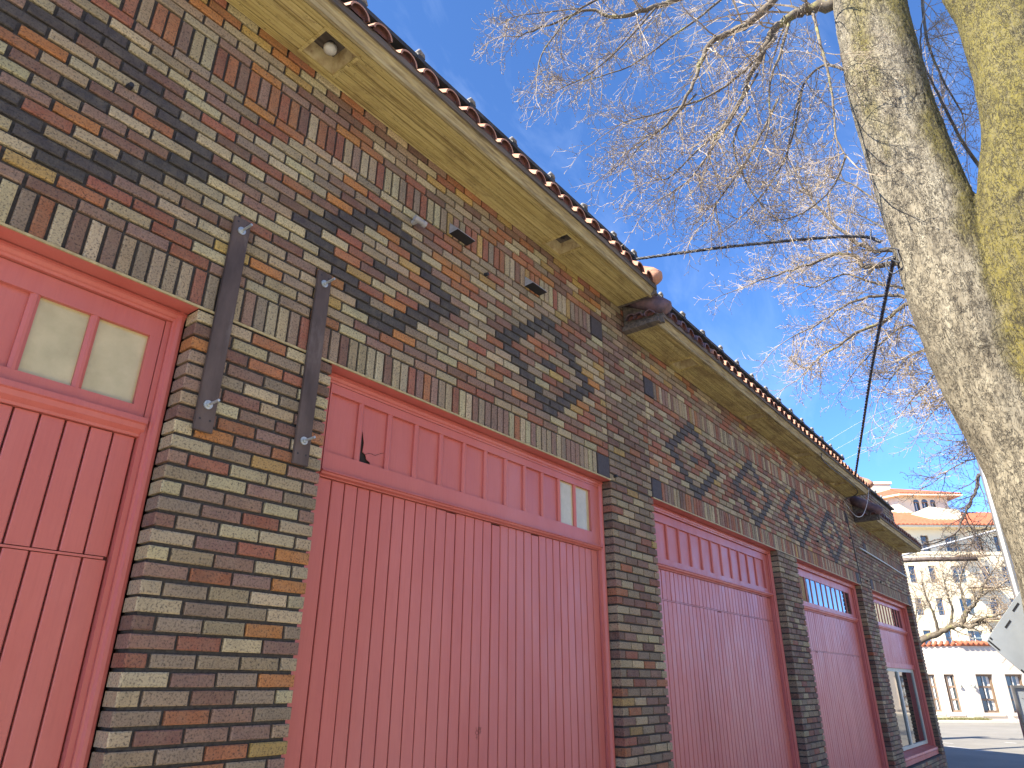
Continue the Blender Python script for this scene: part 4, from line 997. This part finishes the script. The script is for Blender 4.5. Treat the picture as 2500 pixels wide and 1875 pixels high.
dia = mb.build("diamond_panel", M_SIGN, POST, fix=True)
for (a, z, w_) in ((-.12, .26, .09), (-.22, .13, .08), (-.375, -.03, .10), (-.20, -.22, .035), (-.385, .02, .02)):
    mb = MB(); sg = 1 if z > 0.05 else -1
    c = dpt(a, z, .0065); t_ = (ax + Vector((0, 0, sg))).normalized() * w_ / 2; nn_ = (ax - Vector((0, 0, sg))).normalized() * .007
    mb.add([c - t_ - nn_, c + t_ - nn_, c + t_ + nn_, c - t_ + nn_, c - t_ - nn_ + H2 * .004, c + t_ - nn_ + H2 * .004, c + t_ + nn_ + H2 * .004, c - t_ + nn_ + H2 * .004], [(0, 1, 2, 3), (0, 4, 5, 1), (1, 5, 6, 2), (2, 6, 7, 3), (3, 7, 4, 0)])
    mb.build("slot", M_BLACK, dia)
for dz in (-.18, .18):
    mb = MB(); c = Vector((px_, py_, zc + dz)); mb.tube([c - H2 * .05, c - H2 * .047 + Vector((0, 0, .0001))], .012, 8); mb.tube([c - R2 * .05 - H2 * .02, c - R2 * .02 - H2 * .052, c + R2 * .02 - H2 * .052, c + R2 * .05 - H2 * .02], .006, 6); mb.build("clamp", M_GALV, POST)
# rectangular sign panel with folded rim, lower on the post
za = at_r(2444, 1673, 7.05).z; zb_ = at_r(2497, 1868, 7.05).z; al = (at_r(2446, 1675, 7.05) - Vector((px_, py_, 0))).dot(R2)
d1 = Vector((px_, py_, 0)) - H2 * .07
def rpt(a, z, off=0.0): return d1 + R2 * a + Vector((0, 0, z)) - H2 * off
mb = MB(); ar = -al + .06
mb.add([rpt(al, zb_), rpt(ar, zb_), rpt(ar, za), rpt(al, za), rpt(al, zb_, .003), rpt(ar, zb_, .003), rpt(ar, za, .003), rpt(al, za, .003)], [(0, 1, 2, 3), (7, 6, 5, 4), (0, 4, 5, 1), (1, 5, 6, 2), (2, 6, 7, 3), (3, 7, 4, 0)])
pan = mb.build("rectangular_panel", M_SIGN, POST, fix=True)
for (a0, a1, z0, z1) in ((al, al + .018, zb_, za), (ar - .018, ar, zb_, za), (al + .018, ar - .018, za - .018, za), (al + .018, ar - .018, zb_, zb_ + .018)):
    mb = MB(); mb.add([rpt(a0, z0, .0035), rpt(a1, z0, .0035), rpt(a1, z1, .0035), rpt(a0, z1, .0035), rpt(a0, z0, .016), rpt(a1, z0, .016), rpt(a1, z1, .016), rpt(a0, z1, .016)], [(0, 1, 2, 3), (7, 6, 5, 4), (0, 4, 5, 1), (1, 5, 6, 2), (2, 6, 7, 3), (3, 7, 4, 0)]); mb.build("rim", M_POLE, pan, fix=True)
zl = at_r(2485, 1790, 7.05).z
mb = MB(); mb.tube([rpt(al + .02, zl, .02), rpt(al + .06, zl + .012, .028), rpt(al + .10, zl - .002, .03)], .006, 6); mb.tube([rpt(al + .085, zl + .01, .032), rpt(al + .14, zl - .07, .036)], [.016, .020], 10); mb.build("latch", M_GALV, pan, smooth=True)
mb = MB()
for (a, z) in ((.06, -.05), (.075, -.09), (.055, -.13), (.09, -.15), (.10, -.11)):
    mb.tube([rpt(al + a, za + z - .04, .0036), rpt(al + a + .014, za + z - .044, .0038), rpt(al + a + .020, za + z - .058, .0036)], .0012, 4)
mb.build("scuff_mark", M_BLACK, pan)
sub(POST)

# ================================================================= FAR BUILDINGS
HC = Vector((CAM.x, CAM.y, 0))
def on_plane(u, v, O, n):
    d = ray(u, v); return CAM + d * ((O - CAM).dot(n) / d.dot(n))
class Fac:
    """facade plane: origin O, direction d, outward normal n; (a, b, z) -> world"""
    def __init__(s, O, d, n): s.O = Vector(O); s.d = d.normalized(); s.n = n.normalized()
    def __call__(s, a, b, z): p = s.O + s.d * a + s.n * b; return (p.x, p.y, z)
    def px(s, u, v): p = on_plane(u, v, s.O, s.n); return ((p - s.O).dot(s.d), p.z)
def wall_with_holes(mb, F, a0, a1, z0, z1, holes, b=0.0, rev=.18):
    A = sorted(set([a0, a1] + [h[0] for h in holes] + [h[1] for h in holes])); Z = sorted(set([z0, z1] + [h[2] for h in holes] + [h[3] for h in holes]))
    for i in range(len(A) - 1):
        for j in range(len(Z) - 1):
            ca, cz = (A[i] + A[i + 1]) / 2, (Z[j] + Z[j + 1]) / 2
            if any(h[0] < ca < h[1] and h[2] < cz < h[3] for h in holes): continue
            mb.add([F(A[i], b, Z[j]), F(A[i + 1], b, Z[j]), F(A[i + 1], b, Z[j + 1]), F(A[i], b, Z[j + 1])], [(0, 1, 2, 3)])
    for (ha, hb, hz0, hz1) in holes:
        mb.add([F(ha, b, hz0), F(hb, b, hz0), F(hb, b, hz1), F(ha, b, hz1), F(ha, b - rev, hz0), F(hb, b - rev, hz0), F(hb, b - rev, hz1), F(ha, b - rev, hz1)], [(0, 1, 5, 4), (1, 2, 6, 5), (2, 3, 7, 6), (3, 0, 4, 7)])
def window(parent, F, h, mats, nx=2, nz=3, rev=.16, fw=.06, blind=None, sill=True, transoms=None):
    a0, a1, z0, z1 = h; mb = MB(); fr = lambda a, b, z: F(a, b, z)
    for (p, q, r_, s_) in ((a0, a1, z1 - fw, z1), (a0, a1, z0, z0 + fw), (a0, a0 + fw, z0 + fw, z1 - fw), (a1 - fw, a1, z0 + fw, z1 - fw)): mb.box(p + .002, q - .002, -rev, -rev + .10, r_ + .002, s_ - .002, 0, fr)
    for i in range(1, nz): zz = z0 + (z1 - z0) * i / nz; mb.box(a0 + fw, a1 - fw, -rev, -rev + .06, zz - fw * .45, zz + fw * .45, 0, fr)
    w = mb.build("window", mats[0], parent, fix=True)
    for i in range(1, nx):
        mb = MB(); aa = a0 + (a1 - a0) * i / nx; mb.box(aa - .022, aa + .022, -rev, -rev + .045, z0 + fw, z1 - fw, 0, fr); mb.build("glazing_bar", mats[2], w, fix=True)
    for i in range(nz):
        mb = MB(); mb.box(a0 + fw, a1 - fw, -rev - .02, -rev - .01, z0 + (z1 - z0) * i / nz + .01, z0 + (z1 - z0) * (i + 1) / nz - .01, 0, fr); mb.build("pane", mats[1], w, fix=True)
    if blind:
        mb = MB(); mb.box(a0 + (a1 - a0) * blind[0], a0 + (a1 - a0) * blind[1], -rev - .008, -rev - .004, z0 + fw, z1 - fw, 0, fr); mb.build("blind", M_CURTAIN, w, fix=True)
    if sill:
        mb = MB(); mb.box(a0 - .15, a1 + .15, .002, .06, z0 - .16, z0 - .04, 0, fr); mb.build("sill", mats[3], w, fix=True)
    return w
# ---- low pink building with a bend in its street front
HL = 38.9
OL = HC + H2 * HL
FL = Fac(OL, R2, -H2)
bendA = FL.px(2368, 1700)[0]; topz = FL.px(2400, 1577)[1]
LOW = thing("low_building", "low pale pink building with tall brown windows and a red tile edge", "building", (OL + R2 * bendA)[:2] + (0,))
bendP = OL + R2 * bendA
dl = (-R2 * .80 + H2 * .60).normalized(); nl = Vector((dl.y, -dl.x, 0))
if nl.dot(HC - bendP) < 0: nl = -nl
FLL = Fac(bendP, -dl, nl)      # a runs from far left (negative) to the bend (0)
def quad(F, u0, u1, v0, v1, ub0=None):
    a0, z1 = F.px(u0, v0); a1, _ = F.px(u1, v0); _, z0 = F.px(ub0 if ub0 else u0, v1); return (a0, a1, z0, z1)
hR = []
for (u0, u1, v0, v1) in ((2381, 2422, 1646, 1740), (2452.5, 2495, 1646, 1740)):
    a0, z1 = FL.px(u0, v0); a1, _ = FL.px(u1, v0); z0 = FL.px(u0 + 22, v1)[1]; hR.append((a0, a1, z0, z1))
gap = hR[1][0] - hR[0][0]
for i in range(1, 9): hR.append((hR[1][0] + gap * i, hR[1][1] + gap * i, hR[1][2], hR[1][3]))
hL = []
for (u0, u1, v0, v1) in ((2303, 2328, 1647, 1739), (2262, 2281, 1650, 1737)):
    a0, z1 = FLL.px(u0, v0); a1, _ = FLL.px(u1, v0); z0 = FLL.px(u0 + 22, v1)[1]; hL.append((a0, a1, hR[0][2], hR[0][3]))
mb = MB(); aR = bendA + 48
wall_with_holes(mb, FL, bendA, aR, 0.0, topz, hR, rev=.30); wall_with_holes(mb, FLL, -16, 0, 0.0, topz, hL, rev=.30)
b0 = FL(bendA, -12, topz - .05); mb.add([FL(bendA, 0, topz - .02), FL(aR, 0, topz - .02), FL(aR, -9, topz - .02), FLL(-16, -6, topz - .02), FLL(-16, 0, topz - .02)], [(0, 1, 2, 3, 4)])
mb.build("wall", M_PINK, LOW, fix=True)
for i, h in enumerate(hL): window(LOW, FLL, h, (M_BROWN, M_FARGLASS, M_CURTAIN, M_PINK), 2, 3, .24, .10, (.08, .42))
for i, h in enumerate(hR): window(LOW, FL, h, (M_BROWN, M_FARGLASS, M_CURTAIN, M_PINK), 2, 3, .24, .10, (.74, .93))
for F, a0, a1 in ((FL, bendA, bendA + 30), (FLL, -16, 0)):
    mb = MB(); mb.box(a0, a1, -.25, .06, topz, topz + .10, 0, F); mb.build("roof_edge", M_ROOF, LOW, fix=True)
    mb = MB(); n = int((a1 - a0) / .28)
    for i in range(n):
        a = a0 + (i + .5) * .28; mb.tube([F(a, .16, topz + .09), F(a, -.30, topz + .22)], [.10, .08], 7)
    o = mb.build("roof_edge_tiles", M_ROOF, LOW, smooth=True); o["kind"] = "stuff"
for (u, v) in ((2344, 1671), (2372, 1671)):
    mb = MB(); p = on_plane(u, v, bendP if u < 2360 else OL, nl if u < 2360 else -H2); nn_ = nl if u < 2360 else -H2
    mb.tube([p, p + nn_ * .15, p + nn_ * .17 - Vector((0, 0, .10))], [.05, .05, .10], 8); mb.build("wall_lamp", M_SAGE, LOW, smooth=True)
sub(LOW)
# ---- tall cream building behind
HT = 56.0; OT = HC + H2 * HT; FT = Fac(OT, R2, -H2)
TALL = thing("tall_building", "tall cream apartment block with red tile roofs and a fire escape", "building", tuple(OT)[:2] + (0,))
ze = FT.px(2300, 1292)[1]; aL = FT.px(2130, 1400)[0]; aR = FT.px(2500, 1400)[0] + 17
rows_t = [  # (v_top, v_bottom, lean of verticals per px, [(u0,u1)...])
    (1307.5, 1345.5, .24, [(2195, 2213), (2246, 2265), (2304, 2338), (2375, 2394), (2424, 2441)]),
    (1381.0, 1423.0, .25, [(2155, 2172), (2216, 2233), (2265, 2282), (2321, 2357), (2395, 2414), (2443, 2460)]),
    (1460.0, 1502.0, .26, [(2170, 2188), (2232, 2250), (2284, 2301), (2341, 2377), (2415, 2434), (2464, 2482)]),
    (1539.0, 1575.0, .27, [(2190, 2210), (2253, 2272), (2305, 2322), (2362, 2398), (2436, 2456)]),
    (1615.0, 1655.0, .28, [(2305, 2322), (2362, 2398)])]
holes = []; wn = []
for (v0, v1, ln, L) in rows_t:
    last = None
    for (u0, u1) in L:
        a0, z1 = FT.px(u0, v0); a1, _ = FT.px(u1, v0); z0 = FT.px(u0 + ln * (v1 - v0), v1)[1]; z1 = FT.px(2300, v0)[1]; z0 = FT.px(2300, v1)[1]
        holes.append((a0, a1, z0, z1)); last = (a0, a1, z0, z1)
    for i in range(1, 7):
        w_ = last[1] - last[0]; holes.append((last[0] + 2.0 * i, last[0] + 2.0 * i + .6, last[2], last[3]))
mb = MB(); wall_with_holes(mb, FT, aL, aR, 0, ze, holes, rev=.25)
mb.add([FT(aL, 0, 0), FT(aL, -14, 0), FT(aL, -14, ze), FT(aL, 0, ze)], [(0, 1, 2, 3)]); mb.add([FT(aR, 0, 0), FT(aR, -14, 0), FT(aR, -14, ze), FT(aR, 0, ze)], [(0, 1, 2, 3)])
mb.build("wall", M_CREAM, TALL, fix=True)
for h in holes: window(TALL, FT, h, (M_BROWN if h[1] - h[0] < .9 else M_SAGE, M_FARGLASS, M_CURTAIN, M_CREAM), 1 if h[1] - h[0] < .9 else 2, 2, .2, .05, None, False)
mb = MB(); mb.box(aL, aR, .003, .05, FT.px(2300, 1352)[1] - .06, FT.px(2300, 1352)[1] + .06, 0, FT); mb.build("string_course", M_CREAM, TALL, fix=True)
zr = Fac(HC + H2 * (HT + 5.5), R2, -H2).px(2300, 1250)[1] - .1
mb = MB(); mb.box(aL - .8, aR + .8, -13, .9, ze, ze + .14, 0, FT); mb.build("roof_eave", M_CREAM, TALL, fix=True)
mb = MB()
nb = int((aR - aL + 1.6) / .34)
for i in range(nb):      # rows of barrel tiles as real ribs
    a = aL - .8 + (i + .5) * .34
    mb.add([FT(a - .17, .98, ze + .15), FT(a - .10, .98, ze + .24), FT(a, .98, ze + .28), FT(a + .10, .98, ze + .24), FT(a + .17, .98, ze + .15),
            FT(a - .17, -5.5, zr + .0), FT(a - .10, -5.5, zr + .09), FT(a, -5.5, zr + .13), FT(a + .10, -5.5, zr + .09), FT(a + .17, -5.5, zr)], [(0, 1, 6, 5), (1, 2, 7, 6), (2, 3, 8, 7), (3, 4, 9, 8), (0, 4, 3, 2, 1)])
mb.add([FT(aL - .8, -5.5, zr), FT(aR + .8, -5.5, zr), FT(aR + .8, -13, ze + .15), FT(aL - .8, -13, ze + .15)], [(0, 1, 2, 3)])
mb.build("roof", M_ROOF, TALL, fix=True)
# tower with arched windows
OW = HC + H2 * (HT + 5.0); FW = Fac(OW, R2, -H2)
ta0 = FW.px(2193, 1225)[0]; ta1 = FW.px(2313, 1225)[0]; tz1 = FW.px(2250, 1211)[1]; tz0 = FW.px(2250, 1262)[1] - 1.5
dl2 = (-R2 * .64 + H2 * .77).normalized(); cr_ = OW + R2 * ta0; n2 = Vector((dl2.y, -dl2.x, 0)); n2 = n2 if n2.dot(HC - cr_) > 0 else -n2
FW2 = Fac(cr_, -dl2, n2)
mb = MB(); aw = []
for (u0, u1, v0, v1) in ((2229.5, 2243.5, 1226, 1251), (2249.5, 2264.5, 1226, 1251), (2270.5, 2283, 1226, 1251)): aw.append((FW.px(u0, v0)[0], FW.px(u1, v0)[0], FW.px(2250, v1)[1], FW.px(2250, v0)[1]))
wall_with_holes(mb, FW, ta0, ta1, tz0, tz1, aw, rev=.2); mb.add([FW2(-6, 0, tz0), FW2(0, 0, tz0), FW2(0, 0, tz1), FW2(-6, 0, tz1)], [(0, 1, 2, 3)])
mb.add([FW(ta1, 0, tz0), FW(ta1, -6, tz0), FW(ta1, -6, tz1), FW(ta1, 0, tz1)], [(0, 1, 2, 3)])
mb.build("tower_wall", M_CREAM, TALL, fix=True)
for h in aw:
    w_ = window(TALL, FW, h, (M_BROWN, M_FARGLASS, M_CURTAIN, M_CREAM), 2, 1, .15, .04, None, False)
    mb = MB(); r_ = (h[1] - h[0]) / 2; c_ = (h[0] + h[1]) / 2; n_ = 8
    P = [FW(c_ + r_ * math.cos(math.pi * k / n_), -.14, h[3] - r_ * .25 + r_ * math.sin(math.pi * k / n_)) for k in range(n_ + 1)]
    Q = [FW(c_ + r_ * math.cos(math.pi * k / n_), .02, h[3] + r_ * .0 + r_ * math.sin(math.pi * k / n_)) for k in range(n_ + 1)]
    mb.add([FW(c_ + r_ * math.cos(math.pi * k / n_), .012, h[3] - .001 + r_ * math.sin(math.pi * k / n_)) for k in range(n_ + 1)], [list(range(n_ + 1))]); mb.build("arch_head", M_FARGLASS, w_)
t0, t1 = ta0 - .3, ta1 + 1.2; pk = Fac(HC + H2 * (HT + 8), R2, -H2).px(2210, 1195)[1] - .5
mb = MB(); c1 = FW(ta0 - .2, .8, tz1); c2_ = FW(ta1 + 1.0, .8, tz1 - .02); c3_ = FW2(-6.5, .8, tz1); pkp = FW(ta0 + 1.2, -3, pk + .5); pk2 = FW(ta1 - .6, -3, pk + .35); bk = FW(ta1 + 1, -7, tz1); bk2 = FW(ta0 - 3, -8, tz1)
mb.add([c3_, c1, c2_, pkp, pk2, bk, bk2], [(0, 1, 3), (1, 2, 4, 3), (2, 5, 4), (5, 6, 3, 4), (6, 0, 3), ]); mb.build("tower_roof", M_ROOF, TALL); mb = MB(); up = lambda p: (p[0], p[1], p[2] - .12)
mb.add([c3_, c1, c2_, bk, bk2] + [up(p) for p in (c3_, c1, c2_, bk, bk2)], [(9, 8, 7, 6, 5), (0, 1, 6, 5), (1, 2, 7, 6), (2, 3, 8, 7)]); mb.build("tower_eave", M_CREAM, TALL, fix=True)
mb = MB()
for i in range(24):
    f = i / 24; p0 = Vector(c1).lerp(Vector(c2_), f + .02); q0 = Vector(pkp).lerp(Vector(pk2), f + .02); mb.tube([p0 + Vector((0, 0, .05)), q0 + Vector((0, 0, .02))], .09, 5)
o = mb.build("tower_roof_tiles", M_ROOF, TALL); o["kind"] = "stuff"
mb = MB(); FS = Fac(HC + H2 * (HT + 1.2), R2, -H2); s0 = FS.px(2268, 1240)[0]; s1 = FS.px(2342, 1240)[0]; sz1 = FS.px(2300, 1237)[1]; sz0 = FS.px(2300, 1284)[1]; sm_ = FS.px(2331, 1245)[1]
mb.add([FS(s0, 0, sz0), FS(s1, 0, sz0), FS(s1, 0, sm_), FS(s1 - .5, 0, sm_ + .1), FS(s0, 0, sz1), FS(s0, -4, sz0), FS(s1, -4, sz0), FS(s1, -4, sm_), FS(s1 - .5, -4, sm_ + .1), FS(s0, -4, sz1)], [(0, 1, 2, 3, 4), (0, 5, 6, 1), (1, 6, 7, 2), (2, 7, 8, 3), (3, 8, 9, 4), (4, 9, 5, 0)]); mb.build("stair_head", M_CREAM, TALL, fix=True)
FC = Fac(HC + H2 * (HT + 9), R2, -H2); a0 = FC.px(2120, 1190)[0]; a1 = FC.px(2174, 1190)[0]; z1 = FC.px(2160, 1182)[1]; z0 = FC.px(2160, 1240)[1]
mb = MB(); mb.box(a0, a1, -3, 0, z0 - 3, z1, 0, FC); mb.box(a0 - .15, a1 + .15, -3.1, .12, z1, z1 + .22, 0, FC); mb.build("roof_block", M_CREAM, TALL, fix=True)
# fire escape: landings, rails and ladders
fe0 = FT.px(2322, 1360)[0]; fe1 = FT.px(2378, 1360)[0]
for i, v in enumerate((1360, 1436, 1512)):
    z = FT.px(2300, v)[1]; off = .55 * i
    mb = MB(); a0, a1 = fe0 + off, fe1 + off + .6
    mb.box(a0, a1, .05, 1.1, z - .05, z, 0, FT)
    for k in range(9): a = a0 + (a1 - a0) * k / 8; mb.tube([FT(a, 1.08, z), FT(a, 1.08, z + 1.0)], .018, 4)
    for h in (.35, .7, 1.0): mb.tube([FT(a0, 1.08, z + h), FT(a1, 1.08, z + h)], .02, 4)
    o = mb.build("fire_escape_landing", M_BROWN, TALL, fix=True)
    mb = MB(); mb.tube([FT(a0 + .6, .8, z + (2.6 if i else 2.6)), FT(a1 - .2, .8, z)], .05, 4); mb.tube([FT(a0 + .6, .45, z + 2.6), FT(a1 - .2, .45, z)], .05, 4); mb.build("ladder", M_BROWN, o)
sub(TALL)

# ================================================================= STREET WIRES AND MAST ARM
qa = at_r(2150, 1370, 24.0)
MAST = thing("signal_mast", "long dark steel mast arm reaching across the cream facade", "mast", (qa.x, qa.y, 0))
e1 = at_r(2384, 1364.5, 24.0)
mb = MB(); mb.tube([(qa.x, qa.y, .0), (qa.x, qa.y, qa.z + .1)], [.16, .12], 14); mb.build("pole", M_STEEL, MAST, smooth=True)
mb = MB(); mb.tube([qa, qa.lerp(e1, .5) + Vector((0, 0, .02)), e1], [.075, .065, .055], 12); mb.build("arm", M_STEEL, MAST, smooth=True)
mb = MB(); mb.tube([e1, e1 + (e1 - qa).normalized() * .03], [.062, .05], 12); mb.build("arm_cap", M_BLACK, MAST); sub(MAST)
def span(px, rg, r, label, mat=M_CABLE):
    cable("overhead_wire", [at_r(u, v, q) for (u, v), q in zip(px, rg)], r, mat, label, n=30)
span([(2190, 1360), (2260, 1340), (2330, 1322), (2440, 1292), (2560, 1258)], (27, 27, 27, 27, 27), .035, "grey overhead cable rising across the cream facade's upper windows", M_WIRE)
span([(1985, 1100), (2100, 1030), (2200, 985), (2340, 925)], (60, 60, 60, 60), .012, "thin pale wire in the sky, highest of three", M_WIRE)
span([(1985, 1128), (2100, 1065), (2200, 1015), (2360, 950)], (60, 60, 60, 60), .012, "thin pale wire in the sky, middle one of three", M_WIRE)
span([(2055, 1125), (2150, 1080), (2250, 1040), (2380, 985)], (60, 60, 60, 60), .012, "thin pale wire in the sky, lowest of three", M_WIRE)

# ================================================================= THE OTHER SIDE OF THE STREET (building added out of frame to bounce warm light onto the facade)
M_TAN = plain("tan_stucco", (0.62, 0.48, 0.32, 1), (0.54, 0.41, 0.27, 1), 0.7, 0.9, bstr=0.1, bscale=8)
OPP = thing("added_bounce_building", "plain tan building added across the street, outside the frame, to bounce warm light", "building", (0, -19, 0))
FO = Fac(Vector((-34, -19.0, 0)), Vector((1, 0, 0)), Vector((0, 1, 0)))
ho = [(2.5 + 5.0 * i, 4.7 + 5.0 * i, z, z + 2.0) for i in range(12) for z in (1.0, 5.2)]
mb = MB(); wall_with_holes(mb, FO, 0, 62, 0, 9.0, ho, rev=.2)
mb.add([FO(0, 0, 0), FO(0, -10, 0), FO(0, -10, 9), FO(0, 0, 9)], [(0, 1, 2, 3)]); mb.add([FO(62, 0, 0), FO(62, -10, 0), FO(62, -10, 9), FO(62, 0, 9)], [(0, 1, 2, 3)]); mb.add([FO(0, 0, 9), FO(62, 0, 9), FO(62, -10, 9), FO(0, -10, 9)], [(0, 1, 2, 3)])
mb.build("wall", M_TAN, OPP, fix=True)
for h in ho: window(OPP, FO, h, (M_BROWN, M_FARGLASS, M_CURTAIN, M_TAN), 2, 1, .18, .06, None, False)
sub(OPP)
